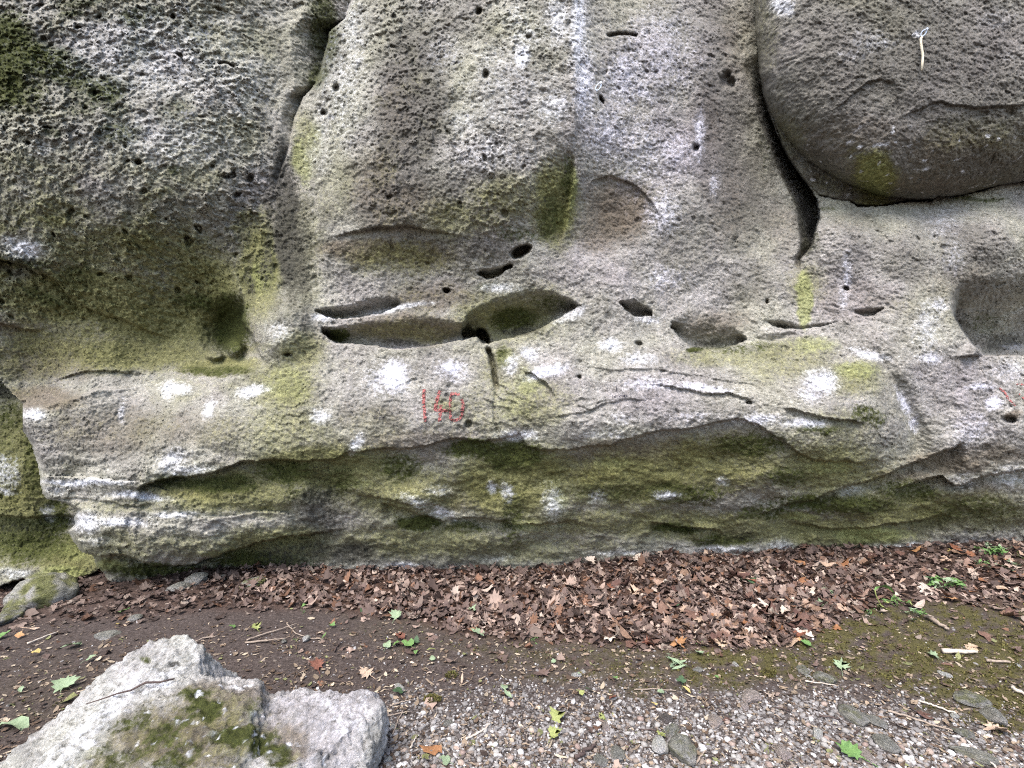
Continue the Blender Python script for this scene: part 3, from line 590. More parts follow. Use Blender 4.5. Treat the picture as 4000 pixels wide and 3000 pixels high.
def masks(u, v):
    a = np.stack([stain(u, v, MOSS), stain(u, v, ALGAE), stain(u, v, BROWN), stain_soft(u, v, CHALK_LIT)], -1)
    blot = fbm(u / 26, v / 20, 0 * u, 4, 0.65, seed=36)
    spots = sm(.18, .42, blot) * (.42 * sm(660, 560, u) * sm(430, 330, v) + .55 * sm(620, 700, u) * sm(1330, 1200, u) * sm(480, 380, v) + .25)
    film = (.16 + .3 * sm(380, 480, v)) * sm(640, 560, u) * sm(900, 700, v) + .16 * sm(1300, 1200, u) + .08
    a[..., 1] = np.maximum(a[..., 1], film * sm(-.3, .35, fbm(u / 130, v / 90, 0 * u, 4, .6, seed=37)))
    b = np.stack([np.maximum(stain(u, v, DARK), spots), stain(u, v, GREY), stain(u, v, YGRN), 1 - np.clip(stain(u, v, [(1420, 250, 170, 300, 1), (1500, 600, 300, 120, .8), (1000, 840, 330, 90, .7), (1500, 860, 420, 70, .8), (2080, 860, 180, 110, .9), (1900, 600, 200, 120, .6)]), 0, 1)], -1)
    return a, b

def face_uv(u, v):
    """final depth of the rock face along the ray through (u, v)"""
    D = shape_depth(u, v)
    P = world_pt(u, v, D)
    D = D + detail(P, u, v)
    sil = ip(EDGE_L, v) + 3 * perlin(u / 14, v / 14, 0 * u, 50)
    k = np.clip(1 - (u - sil) / 16.0, 0, 1) * (v > 866)
    D = D + 0.40 * (1 - np.sqrt(np.clip(1 - k * k, 0, 1)))
    lean = np.maximum(-40 - v, 0) / F * 0.12
    return D + lean

def axis(lo, d0, d1, hi, step, outer):
    a = np.linspace(lo, d0, outer, endpoint=False); b = np.arange(d0, d1, step); c = np.linspace(d1, hi, outer)
    return np.concatenate([a, b, c])
us = axis(-1500, -40, 2252, 3700, 2.35, 60)
vv = np.concatenate([np.linspace(-1900, -30, 90, endpoint=False), np.arange(-30, 1300, 2.3), np.linspace(1303, 1420, 12)])
U, V = np.meshgrid(us, vv)
D = face_uv(U, V)
# everything flush behind the corner rock is cut away at the band's broken end
cut = ((V > 866) & (U < ip(EDGE_L, V) + 3 * perlin(U / 14, V / 14, 0 * U, 50) - 1)) | ((U < 48) & (V > 823 + np.maximum(U, -60) * 1.05 + 4 * perlin(U / 12, V / 12, 0 * U, 51)))
P = world_pt(U, V, D)
A, B = masks(U, V)
# moss grows a little proud
P[..., 1] -= 0.014 * A[..., 0] * (0.5 + perlin(P[..., 0] * 40, P[..., 1] * 40, P[..., 2] * 40, 70))
ny, nx = U.shape
idx = np.arange(ny * nx).reshape(ny, nx)
quads = np.stack([idx[:-1, :-1], idx[1:, :-1], idx[1:, 1:], idx[:-1, 1:]], -1)
c4 = cut[:-1, :-1] | cut[1:, :-1] | cut[1:, 1:] | cut[:-1, 1:]
quads = quads[~c4]
me = mesh_np("cliff", P.reshape(-1, 3), quads)
add_attr(me, "mask_a", A.reshape(-1, 4)); add_attr(me, "mask_b", B.reshape(-1, 4))
ROCK = link("cliff", me, M_ROCK)
tag(ROCK, "tall pale limestone rock face with niches, bulging brow and a red painted number", "cliff")

# ---- the overhanging block at the upper edge
us = np.concatenate([np.arange(1596, 2252, 2.35), np.linspace(2255, 3700, 60)])
vv = np.concatenate([np.linspace(-1900, -30, 70, endpoint=False), np.arange(-30, 470, 2.3)])
U, V = np.meshgrid(us, vv)
wu = 3.5 * fbm(U / 30, V / 30, 0 * U, 3, 0.6, seed=80)
def boulder_depth(U, V):
    wu = 3.5 * fbm(U / 30, V / 30, 0 * U, 3, 0.6, seed=80)
    dl = U + wu - ip(BLD_L, np.minimum(V, 430)) - np.maximum(V - 425, 0) * 4
    db = ip(BLD_B, U) - V + wu
    e = np.minimum(dl, db)
    db = ip([(1500, 452), (1764, 448), (1900, 449), (2050, 430), (2212, 396), (3200, 340)], U) - V + wu
    sl = np.clip(1 - np.maximum(dl, 0) / 330, 0, 1); sb = np.clip(1 - np.maximum(db, 0) / 290, 0, 1)
    r = np.clip(np.sqrt(sl ** 3.0 + sb ** 2.4), 0, 1)
    D = 3.72 + 0.75 * (1 - np.sqrt(np.clip(1 - r * r, 0, 1)))
    D = D + 0.0001 * np.maximum(-V, 0)
    D = D + lip(U + wu, V + wu, [(1800, 240), (1858, 190), (1880, 176), (1904, 171), (1928, 176), (1950, 190)], .010, 26, .018, 50, 30)
    D = D + lip(U + wu, V + wu, [(1930, 262), (1963, 246), (2000, 228), (2033, 217), (2054, 224), (2120, 232), (2260, 222)], .012, 50, .015, 110, 60)
    return D, e
D, e = boulder_depth(U, V)
P = world_pt(U, V, D)
dt = detail(P, U, V * 0 + 300, 0.85, 0.35)
D = D + dt
rim = np.clip(1 - e / 9.0, 0, 1)
D = D + 0.45 * (1 - np.sqrt(np.clip(1 - rim * rim, 0, 1)))
P = world_pt(U, V, D)
BM = dict(
    algae=[(1890, 385, 50, 60, .95), (1850, 340, 40, 40, .3), (1800, 400, 60, 30, .35), (2100, 290, 120, 50, .3), (1700, 300, 40, 60, .35), (1900, 440, 60, 12, .7), (1650, 60, 40, 120, .3)],
    brown=[(1850, 300, 140, 60, .35), (2080, 330, 160, 60, .45), (2000, 400, 200, 30, .4)],
    chalk=[(1690, 12, 30, 26, .7), (2170, 120, 20, 20, .2), (1900, 316, 10, 5, 1), (1862, 316, 8, 5, .9), (1890, 90, 60, 30, .25), (1975, 78, 10, 8, .7), (1840, 120, 40, 14, .25), (2150, 40, 50, 30, .2)],
    dark=[(2140, 120, 60, 60, .3), (1700, 340, 60, 30, .3), (2080, 270, 110, 30, .4), (1940, 140, 140, 40, .25), (2130, 350, 110, 40, .35), (1720, 230, 50, 60, .25), (2020, 30, 90, 26, .3)],
    grey=[(1950, 200, 340, 250, .5), (2050, 350, 220, 70, .6)],
    yg=[(1888, 390, 40, 46, .6), (1880, 345, 30, 20, .3)])
sp = sm(0.42, 0.62, perlin(P[..., 0] * 16, P[..., 1] * 16, P[..., 2] * 24, 90)) * sm(230, 300, V) * 0.8     # pale clasts on the underside
a = np.stack([0 * U, stain(U, V, BM['algae']), stain(U, V, BM['brown']), np.maximum(stain(U, V, BM['chalk']), sp * .75)], -1)
b = np.stack([stain(U, V, BM['dark']), stain(U, V, BM['grey']), stain(U, V, BM['yg']), 0 * U + 1], -1)
ny, nx = U.shape
idx = np.arange(ny * nx).reshape(ny, nx)
quads = np.stack([idx[:-1, :-1], idx[1:, :-1], idx[1:, 1:], idx[:-1, 1:]], -1)
out = e < 0
c4 = out[:-1, :-1] | out[1:, :-1] | out[1:, 1:] | out[:-1, 1:]
me = mesh_np("overhanging_block", P.reshape(-1, 3), quads[~c4])
add_attr(me, "mask_a", a.reshape(-1, 4)); add_attr(me, "mask_b", b.reshape(-1, 4))
BLOCK = link("overhanging_block", me, M_BLD)
tag(BLOCK, "huge rounded grey-brown block overhanging the dark cleft, a pale cord hanging on it", "rock block")

# ---- the mossy corner rock set back behind the broken end of the ledge
us = np.concatenate([np.linspace(-1500, -42, 60), np.arange(-40, 380, 2.6)]); vv = np.arange(770, 1345, 2.5)
U, V = np.meshgrid(us, vv)
D = 4.62 - 0.10 * np.exp(-((U - 40) / 90) ** 2 - ((V - 1010) / 110) ** 2) + 0.0008 * np.maximum(U - 60, 0)
D = D + lip(U, V, [(-1500, 1100), (-100, 1108), (0, 1112), (60, 1118), (130, 1112), (200, 1120), (380, 1125)], .03, 30, .10, 40)
D = D - 0.12 * sm(1180, 1235, V) 
crv = [(-1500, 1300), (-60, 1275), (0, 1267), (49, 1252), (70, 1264), (115, 1260), (160, 1252), (196, 1243), (215, 1230), (380, 1225)]
D = D + 0.55 * sm(-2, 3, V - ip(crv, U) + 3 * perlin(U / 12, V / 12, 0 * U, 52))
P = world_pt(U, V, D)
D = D + detail(P, U, V, 1.0)
P = world_pt(U, V, D)
a = np.stack([.8 * stain(U, V, [(60, 1170, 120, 60, .9), (20, 1160, 100, 50, .7), (70, 1000, 30, 110, .7), (120, 1120, 40, 60, .9), (20, 905, 50, 40, .7), (160, 1215, 60, 20, .4), (10, 840, 60, 40, .8), (-200, 1000, 300, 250, .7)]),
              stain(U, V, [(40, 1050, 120, 220, .8), (150, 1200, 120, 60, .8)]), stain(U, V, [(20, 1060, 60, 40, .5)]),
              stain(U, V, [(15, 1020, 30, 40, .45), (30, 1240, 40, 16, .45), (8, 1062, 30, 8, .5), (110, 1110, 16, 20, .4)])], -1)
b = np.stack([stain(U, V, [(40, 1140, 60, 16, .4), (20, 850, 60, 20, .6)]), 0 * U + .2, stain(U, V, [(140, 1240, 60, 18, .9), (90, 1250, 40, 12, .7), (150, 1190, 40, 24, .6), (110, 1030, 20, 40, .4)]), 0 * U + 1], -1)
ny, nx = U.shape
idx = np.arange(ny * nx).reshape(ny, nx)
quads = np.stack([idx[:-1, :-1], idx[1:, :-1], idx[1:, 1:], idx[:-1, 1:]], -1).reshape(-1, 4)
me = mesh_np("mossy_rock", P.reshape(-1, 3), quads)
add_attr(me, "mask_a", a.reshape(-1, 4)); add_attr(me, "mask_b", b.reshape(-1, 4))
tag(link("mossy_rock", me, M_ROCK), "green mossy rock set back behind the broken end of the ledge", "rock")

# ------------------------------------------------------------------ paint on the rock
def surf(u, v, off=0.006):
    u = np.asarray(u, float); v = np.asarray(v, float)
    D = face_uv(u, v)
    return world_pt(u, v, D - off)

def ribbon(name, strokes, width, mat, parent, gap=0.0, label=None, seed=0):
    vs, fs = [], []
    for st in strokes:
        st = np.array(st, float)
        seg = np.r_[0, np.cumsum(np.hypot(*np.diff(st, axis=0).T))]
        n = max(int(seg[-1] / 1.0), 3)
        q = np.linspace(0, seg[-1], n)
        pu = np.interp(q, seg, st[:, 0]); pv = np.interp(q, seg, st[:, 1])
        du = np.gradient(pu); dv = np.gradient(pv); L = np.hypot(du, dv) + 1e-6
        nxv, nyv = -dv / L, du / L
        m = max(int(width / 1.0) + 1, 2)
        w = np.linspace(-.5, .5, m) * width
        w = w[None] * (1 + .35 * perlin(q / 5, 0 * q, 0 * q, seed))[:, None]
        uu = pu[:, None] + nxv[:, None] * w; vv2 = pv[:, None] + nyv[:, None] * w
        Pp = surf(uu, vv2).reshape(-1, 3)
        base = sum(len(a) for a in vs)
        vs.append(Pp)
        for i in range(n - 1):
            for j in range(m - 1):
                if gap and perlin(np.array([uu[i, j] / 3.2]), np.array([vv2[i, j] / 2.4]), np.array([seed * 1.3]))[0] > 0.35 - gap: continue
                a0 = base + i * m + j
                fs.append((a0, a0 + 1, a0 + m + 1, a0 + m))
    me = mesh_np(name, np.concatenate(vs), np.array(fs))
    o = link(name, me, mat, parent)
    if label: o["label"] = label
    return o

M_RED = simple_mat("faded_red_paint", (0.20, 0.050, 0.048), (0.36, 0.14, 0.13), 60)
M_INK = simple_mat("black_ink", (0.012, 0.010, 0.02), (0.03, 0.03, 0.05), 60)
Zt = lambda pts: [(774.3 + a * .150, 746.7 + b * .150) for a, b in pts]
ribbon("painted_digit", [Zt([(945, 625), (938, 830), (955, 960), (962, 1105)])], 6.4, M_RED, ROCK, .12, "red painted digit 1", 1)
ribbon("painted_digit", [Zt([(1172, 645), (1125, 800), (1100, 925), (1180, 930), (1285, 935)]), Zt([(1188, 850), (1178, 1000), (1165, 1095)])], 6.4, M_RED, ROCK, .12, "red painted digit 4", 2)
ribbon("painted_digit", [Zt([(1345, 680), (1325, 740), (1318, 900), (1325, 1040), (1360, 1080), (1440, 1060), (1490, 1010), (1500, 900), (1512, 840), (1480, 765)]), Zt([(1330, 690), (1400, 690), (1465, 705)])], 6.0, M_RED, ROCK, .2, "red painted digit 0", 3)
Zr = lambda pts: [(2124 + a * .080, 802 + b * .080) for a, b in pts]
for i, q in enumerate(([(430, 460), (580, 560), (680, 740), (870, 930)], [(960, 610), (1100, 740)], [(900, 330), (1106, 360)])):
    ribbon("red_stroke", [Zr(q)], 4.0, M_RED, ROCK, .25, None, 4 + i)
Zk = lambda pts: [(1305.3 + a * .030, 824.1 + b * .030) for a, b in pts]
ell = [(1455 + 36 * math.cos(t), 1035 + 52 * math.sin(t)) for t in np.linspace(0, 6.3, 10)]
ribbon("ink_writing", [Zk(s) for s in ([(850, 295), (890, 420), (865, 520), (885, 690)], [(570, 980), (605, 1010), (560, 1060), (625, 1150)], [(690, 1040), (690, 1110)], [(740, 1130), (780, 1030), (812, 1130)], [(750, 1095), (812, 1095)],
       [(850, 1020), (880, 1060), (850, 1110)], [(965, 1010), (970, 1085)], [(960, 1015), (1025, 1010)], [(965, 1048), (1008, 1046)], [(1105, 1020), (1060, 1050), (1080, 1090), (1135, 1080)], [(1140, 1020), (1250, 1000)], [(1200, 1000), (1200, 1080)],
       [(1300, 1010), (1375, 1095)], [(1385, 1000), (1310, 1072)], ell, [(1462, 945), (1450, 975)], [(1560, 1085), (1560, 990), (1640, 1070), (1640, 985)], [(1240, 790), (1280, 850), (1305, 800)])], 1.1, M_INK, ROCK, 0, "small black handwriting", 5)["kind"] = "stuff"
Zv = lambda pts: [(790.9 + a * .025, 884.9 + b * .025) for a, b in pts]
ribbon("ink_writing", [Zv(s) for s in ([(530, 470), (590, 600)], [(630, 520), (690, 600)], [(700, 480), (745, 600), (820, 570), (830, 440)], [(880, 500), (915, 560), (830, 600)], [(985, 440), (970, 515)], [(1150, 210), (1118, 385)], [(700, 805), (750, 700), (840, 705), (835, 780)],
       [(880, 800), (1010, 680)], [(1110, 690), (1275, 678)], [(1110, 690), (1110, 810)], [(1115, 760), (1160, 750)], [(1230, 780), (1420, 835), (1360, 690), (1460, 650), (1515, 690), (1495, 825)])], 1.0, M_INK, ROCK, 0, "small black handwriting", 6)["kind"] = "stuff"

# ------------------------------------------------------------------ bolts and cord
M_STEEL = NT("dull_steel"); M_STEEL.col((0.62, 0.64, 0.68)); M_STEEL.b.inputs["Metallic"].default_value = 0.7; M_STEEL.b.inputs["Roughness"].default_value = 0.4; M_STEEL = M_STEEL.m
M_ROPE = simple_mat("cream_cord", (0.50, 0.44, 0.33), (0.72, 0.66, 0.52), 120, 0.002)

def tube(name, pts, rad, mat, parent=None, segs=7, radii=None):
    pts = [Vector(p) for p in pts]; n = len(pts)
    vs, fs = [], []
    up = Vector((0.3, -0.2, 0.93)).normalized()
    for i, p in enumerate(pts):
        d = (pts[min(i + 1, n - 1)] - pts[max(i - 1, 0)]).normalized()
        a = d.cross(up)
        if a.length < 1e-3: a = d.cross(Vector((1, 0, 0)))
        a.normalize(); b = d.cross(a)
        r = rad if radii is None else radii[i]
        for k in range(segs):
            t = 2 * math.pi * k / segs
            vs.append(p + (a * math.cos(t) + b * math.sin(t)) * r)
    for i in range(n - 1):
        for k in range(segs):
            k2 = (k + 1) % segs
            fs.append((i * segs + k, i * segs + k2, (i + 1) * segs + k2, (i + 1) * segs + k))
    me = bpy.data.meshes.new(name)
    me.from_pydata([tuple(v) for v in vs], [], fs + [tuple(range(segs))[::-1], tuple(range((n - 1) * segs, n * segs))])
    for p in me.polygons: p.use_smooth = True
    return link(name, me, mat, parent)

def hanger(p, rot, size, label):
    root = empty("bolt_hanger", p)
    tag(root, label, "bolt hanger", "bolt hangers on the rock")
    bm = bmesh.new()
    n = 14
    ring_o = [bm.verts.new((size * .55 * math.cos(t), -.004, size * math.sin(t))) for t in np.linspace(0, 2 * math.pi, n, endpoint=False)]
    ring_i = [bm.verts.new((size * .34 * math.cos(t), -.004, size * (.70 * math.sin(t) - .06))) for t in np.linspace(0, 2 * math.pi, n, endpoint=False)]
    for i in range(n):
        bm.faces.new((ring_o[i], ring_o[(i + 1) % n], ring_i[(i + 1) % n], ring_i[i]))
    r = bmesh.ops.extrude_face_region(bm, geom=bm.faces[:])
    bmesh.ops.translate(bm, vec=(0, -.006, 0), verts=[x for x in r['geom'] if isinstance(x, bmesh.types.BMVert)])
    me = bpy.data.meshes.new("hanger_plate"); bm.to_mesh(me); bm.free()
    pl = link("hanger_plate", me, M_STEEL, root); pl.rotation_euler = (0.15, rot, 0.2)
    bm = bmesh.new()
    bmesh.ops.create_cone(bm, cap_ends=True, segments=6, radius1=size * .30, radius2=size * .26, depth=.016)
    me = bpy.data.meshes.new("bolt_head"); bm.to_mesh(me); bm.free()
    bh = link("bolt_head", me, M_STEEL, root); bh.rotation_euler = (math.radians(90), 0, 0)
    q = Vector((math.sin(rot), 0, math.cos(rot))) * size * .8
    bh.location = (q.x, -.014, q.z)
    return root

def block_pt(u, v, off=0.012):
    U = np.array([[u]], float); V = np.array([[v]], float)
    D, e = boulder_depth(U, V)
    P = world_pt(U, V, D); D = D + detail(P, U, V * 0 + 300, 0.85, 0.35)
    return Vector(world_pt(U, V, D - off)[0, 0])
hanger(block_pt(1993, 72, .02), 0.7, .034, "steel bolt hanger on the overhanging block, above the hanging cord")
hanger(Vector(surf(np.array([1292.]), np.array([188.]), .015)[0]), 0.6, .036, "shiny steel bolt hanger on the pale slope beside the buttress edge")
hanger(Vector(surf(np.array([624.]), np.array([767.]), .02)[0]), 1.4, .040, "oval steel hanger under the knob beside the niche")
pp = [block_pt(u, v, .03) for u, v in ((1991, 80), (1989, 84), (1989, 95), (1990, 108), (1991, 122), (1990, 136), (1989, 153))]
y0 = min(p.y for p in pp)
pp = [Vector((p.x, y0, p.z)) for p in pp]
tag(tube("hanging_cord", pp, .0085, M_ROPE), "frayed cream cord hanging from the bolt on the overhanging block", "cord")

# ------------------------------------------------------------------ foreground boulder
def wp(u, v, D): return tuple(world_pt(np.array(float(u)), np.array(float(v)), D))
def hull(bm, pts):
    vs = [bm.verts.new(p) for p in pts]
    r = bmesh.ops.convex_hull(bm, input=vs)
    junk = [g for g in r["geom_interior"] if isinstance(g, bmesh.types.BMVert)]
    if junk: bmesh.ops.delete(bm, geom=junk, context='VERTS')
bm = bmesh.new()
hull(bm, [wp(-60, 1740, 1.62), wp(60, 1630, 1.80), wp(190, 1500, 2.02), wp(236, 1445, 2.12), wp(300, 1412, 2.2), wp(330, 1470, 2.0), wp(560, 1495, 2.02), wp(520, 1660, 1.72), wp(400, 1900, 1.42), wp(0, 1900, 1.42),
          (-2.15, 1.3, -.1), (-2.0, 2.1, -.1), (-1.75, 2.6, -.1), (-.95, 2.4, -.1), (-.7, 1.5, -.15), (-1.9, 1.2, -.1), (-1.0, 1.15, -.1)])
hull(bm, [wp(236, 1446, 2.10), wp(280, 1412, 2.16), wp(330, 1389, 2.22), wp(385, 1371, 2.24), wp(402, 1371, 2.24), wp(438, 1390, 2.22), wp(446, 1430, 2.18), wp(452, 1466, 2.14), wp(300, 1500, 1.98), wp(420, 1490, 2.04), (-1.75, 2.55, -.1), (-1.25, 2.6, -.1), (-1.3, 2.3, -.1)])
hull(bm, [wp(440, 1464, 2.12), wp(500, 1462, 2.16), wp(545, 1467, 2.14), wp(560, 1478, 2.1), wp(556, 1505, 2.02), wp(400, 1530, 1.92), wp(450, 1640, 1.75), (-1.2, 2.5, -.1), (-.98, 2.4, -.1), (-1.0, 2.0, -.1)])
hull(bm, [wp(520, 1500, 2.10), wp(600, 1498, 2.2), wp(660, 1490, 2.2), wp(700, 1502, 2.2), wp(806, 1503, 2.12), wp(821, 1520, 2.08), wp(824, 1560, 2.04), wp(800, 1545, 2.0), wp(790, 1680, 1.86), wp(500, 1700, 1.70), wp(420, 1800, 1.55), (-.575, 2.04, -.12), (-.60, 2.35, -.1), (-1.0, 2.4, -.1), (-.62, 1.75, -.12), (-1.1, 1.4, -.12)])
me = bpy.data.meshes.new("boulder_tmp"); bm.to_mesh(me); bm.free()
tmp = link("boulder_tmp", me)
md = tmp.modifiers.new("r", 'REMESH'); md.mode = 'VOXEL'; md.voxel_size = 0.0085
dg = bpy.context.evaluated_depsgraph_get()
me2 = bpy.data.meshes.new_from_object(tmp.evaluated_get(dg))
bpy.data.objects.remove(tmp)
n = len(me2.vertices)
co = np.empty(n * 3, np.float32); me2.vertices.foreach_get("co", co); co = co.reshape(-1, 3).astype(float)
# relax the hull edges, then roughen
ed = np.empty(len(me2.edges) * 2, np.int32); me2.edges.foreach_get("vertices", ed); ed = ed.reshape(-1, 2)
def relax(co, k):
    for _ in range(k):
        s = np.zeros_like(co); c = np.zeros(n)
        np.add.at(s, ed[:, 0], co[ed[:, 1]]); np.add.at(s, ed[:, 1], co[ed[:, 0]])
        np.add.at(c, ed[:, 0], 1); np.add.at(c, ed[:, 1], 1)
        co = co * .4 + .6 * s / c[:, None]
    return co
co = relax(co, 2)
me2.vertices.foreach_set("co", co.astype(np.float32).ravel()); me2.update()
nr = np.empty(n * 3, np.float32); me2.vertices.foreach_get("normal", nr); nr = nr.reshape(-1, 3)
x, y, z = co.T
ub, vb = uv_of(x, y, z)
d = .040 * fbm(x * 4, y * 4, z * 4, 3, seed=100) - .016 * (worley((x + z * .7) * 30, (y - z * .7) * 30, 3) - .45) - .010 * (worley((x + z * .7) * 62, (y - z * .7) * 62, 4) - .45) + .022 * fbm(x * 11, y * 11, z * 11, 4, .6, seed=101)
q = fbm(x * 24, y * 24, z * 24, 3, .6, seed=102)
d = d - .020 * sm(.12, .5, q) + .008 * sm(.1, .5, -q) + .006 * perlin(x * 60, y * 60, z * 60, 103)
ph = (x * .6 + z * 1.0 + y * .3) * 22 + 2.5 * fbm(x * 4, y * 4, z * 4, 2, seed=104); fr = ph - np.floor(ph)
d = d + .010 * (fr ** 2 - .4) * sm(0, .4, fbm(x * 5, y * 5, z * 5, 2, seed=105))
bm_moss = stain(ub, vb, [(430, 1560, 190, 80, .55), (380, 1630, 200, 60, .6), (480, 1540, 100, 50, .85), (430, 1500, 60, 20, .8), (520, 1600, 100, 50, .95), (350, 1580, 120, 50, .75), (250, 1640, 120, 40, .6), (600, 1630, 50, 40, .85), (420, 1650, 150, 40, .7), (290, 1560, 40, 12, .7), (470, 1490, 30, 10, .7), (320, 1427, 16, 6, .6)])
d = d + .014 * bm_moss * (.4 + perlin(x * 45, y * 45, z * 45, 106))
co = co + nr * d[:, None]
me2.vertices.foreach_set("co", co.astype(np.float32).ravel()); me2.update()
chb = stain(ub, vb, [(240, 1530, 130, 26, 1.1, -.75), (170, 1600, 110, 30, 1.0, -.85), (330, 1475, 70, 22, .9, -.5), (110, 1650, 60, 20, .9, -.8), (745, 1560, 60, 30, .8), (700, 1520, 40, 20, .6), (560, 1560, 40, 26, .7, .6), (520, 1480, 40, 12, .8), (640, 1600, 40, 14, .5), (540, 1650, 30, 20, .5), (790, 1530, 14, 40, .6), (430, 1420, 20, 40, .4), (460, 1590, 30, 14, .6), (700, 1640, 40, 16, .5)])
spk = sm(.22, .5, fbm(x * 34, y * 34, z * 34, 2, seed=107))
a = np.stack([bm_moss * sm(-.15, .35, fbm(x * 9, y * 9, z * 9, 3, seed=108) + .1), bm_moss * .5, stain(ub, vb, [(430, 1570, 190, 80, .6), (480, 1505, 110, 40, .9), (560, 1590, 60, 40, .7), (360, 1600, 140, 60, .75), (630, 1600, 40, 40, .8), (250, 1650, 100, 30, .6), (450, 1650, 100, 30, .6)]), np.clip(chb * (.4 + 1.0 * spk) + .8 * spk * bm_moss, 0, 1.1)], -1)
b = np.stack([stain(ub, vb, [(700, 1640, 30, 30, .6), (800, 1600, 20, 60, .4), (620, 1540, 30, 20, .2), (375, 1432, 16, 5, .8)]), stain(ub, vb, [(400, 1590, 200, 80, .7), (680, 1570, 100, 80, .25), (330, 1430, 60, 40, .3), (60, 1600, 40, 90, .4)]), 0 * x, 0 * x + 1], -1)
add_attr(me2, "mask_a", a); add_attr(me2, "mask_b", b)
for p in me2.polygons: p.use_smooth = True
me2.name = "boulder"
me2.materials.clear()
tag(link("boulder", me2, M_WHITE), "large pale limestone boulder with brown-green moss, a dark twig lying on it", "boulder")

def boulder_top(u, v):
    """first hit of the ray through (u, v) on the boulder's vertices"""
    k = np.argsort((ub - u) ** 2 + (vb - v) ** 2)[:60]
    k = k[np.argmin(co[k, 1])]
    return Vector(co[k])
M_TWIG = simple_mat("dark_twig_bark", (0.035, 0.024, 0.024), (0.11, 0.08, 0.07), 90, .001)
M_TWIG2 = simple_mat("dry_grey_wood", (0.16, 0.125, 0.10), (0.38, 0.31, 0.25), 70, .001)
M_WOOD = simple_mat("bleached_wood", (0.30, 0.25, 0.21), (0.62, 0.55, 0.47), 60, .001)
tw = [boulder_top(u, v) + Vector((0, -.006, .018)) for u, v in ((184, 1520), (220, 1509), (254, 1498), (287, 1488), (317, 1479), (350, 1470), (379, 1463))]
tag(tube("twig", tw, .003, M_TWIG, radii=[.0018, .0025, .003, .0038, .0045, .0040, .003]), "thin dark twig lying across the white strip of the boulder", "twig")

# ------------------------------------------------------------------ stones
M_ST = {
    'white': rock_material("white_stone", lo=(0.50, 0.49, 0.47), hi=(0.82, 0.81, 0.79), bump=.05, k=.10),
    'grey': rock_material("grey_stone", lo=(0.17, 0.165, 0.15), hi=(0.50, 0.49, 0.46), bump=.05, k=.10),
    'pink': rock_material("pinkish_stone", lo=(0.30, 0.24, 0.22), hi=(0.62, 0.54, 0.51), bump=.05, k=.10),
    'dark': rock_material("dark_stone", lo=(0.08, 0.07, 0.065), hi=(0.24, 0.21, 0.20), bump=.05, k=.10),
}
def stone_mesh(seed, sub=4, rough=.35, box=.25):
    bm = bmesh.new(); bmesh.ops.create_icosphere(bm, subdivisions=sub, radius=1.0)
    co_ = np.array([v.co[:] for v in bm.verts])
    r = np.random.default_rng(seed)
    dirs = r.normal(size=(9, 3)); dirs /= np.linalg.norm(dirs, axis=1)[:, None]; hgt = r.uniform(.55, .95, 9)
    s = np.ones(len(co_))
    for d_, h_ in zip(dirs, hgt):
        dt_ = co_ @ d_
        s = np.where(dt_ > 1e-3, np.minimum(s, h_ / np.maximum(dt_, 1e-3)), s)
    co_ = co_ * s[:, None]
    nn = fbm(co_[:, 0] * 2, co_[:, 1] * 2, co_[:, 2] * 2, 4, .6, seed=seed)
    co_ = co_ * (1 + rough * .5 * nn)[:, None]
    for v, c in zip(bm.verts, co_): v.co = c
    me = bpy.data.meshes.new("stone"); bm.to_mesh(me); bm.free()
    for p in me.polygons: p.use_smooth = True
    return me

def stone(u, v, w, h, kind, label, name="stone", flat=.6, rot=None, moss=0.0, seed=None, group=None, sink=.3):
    P = ground_hit(u, v); D = P[1]
    s = w * D / F / 2
    sd = seed if seed is not None else int(u * 7 + v * 3) % 9973
    me = stone_mesh(sd, 4 if w > 25 else 3)
    nv = len(me.vertices)
    c_ = np.empty(nv * 3, np.float32); me.vertices.foreach_get("co", c_); c_ = c_.reshape(-1, 3)
    m_ = moss * sm(-.2, .4, fbm(c_[:, 0] * 1.8, c_[:, 1] * 1.8, c_[:, 2] * 1.8, 3, seed=sd + 2) + .15)
    add_attr(me, "mask_a", np.stack([m_ * .5, m_, 0 * m_, 0 * m_], -1)); add_attr(me, "mask_b", np.stack([0 * m_, 0 * m_, m_ * .6, 0 * m_ + 1], -1))
    o = link(name, me, M_ST[kind])
    # visible height h (px) is foreshortened: depth on the ground and height share it
    el = math.atan2(v - CV, F)
    hh = h * D / F
    zt = hh * flat; yt = hh * (1 - flat * .6) / max(math.sin(el), .3)
    o.scale = (s, max(yt * .75, s * .35), max(zt, s * .22))
    o.rotation_euler = (0, random.uniform(-.12, .12), rot if rot is not None else random.uniform(-.3, .3))
    o.location = (P[0], P[1], P[2] + o.scale[2] * (1 - 2 * sink) * .9)
    return tag(o, label, "stone", group)

stone(92, 1303, 125, 60, 'grey', "mossy grey-green rock half sunk in the soil below the mossy corner", "rock", .75, -.1, .75)
stone(12, 1345, 45, 40, 'grey', "small mossy stone at the frame's edge beside the sunken mossy rock", "stone", .6, None, .6)
stone(427, 1258, 52, 22, 'grey', "grey rounded stone in the dark gap under the ledge", "stone", .7, None, .2)
stone(388, 1272, 40, 20, 'grey', "pale flat stone leaning by the grey rounded stone under the ledge", "stone", .5, -.3)
stone(546, 1264, 54, 22, 'grey', "flat stone with pale green film in the litter below the ledge", "stone", .5, None, .9)
stone(480, 1250, 26, 10, 'grey', "little grey stone between the rounded stone and the green-filmed flat stone", "stone", .6)
stone(289, 1338, 32, 13, 'grey', "small grey stone beside a green leaf on the dark soil", "stone", .5)
stone(230, 1375, 60, 16, 'grey', "low grey stone slab flush with the dark soil", "stone", .2, -.2, 0, None, None, .42)
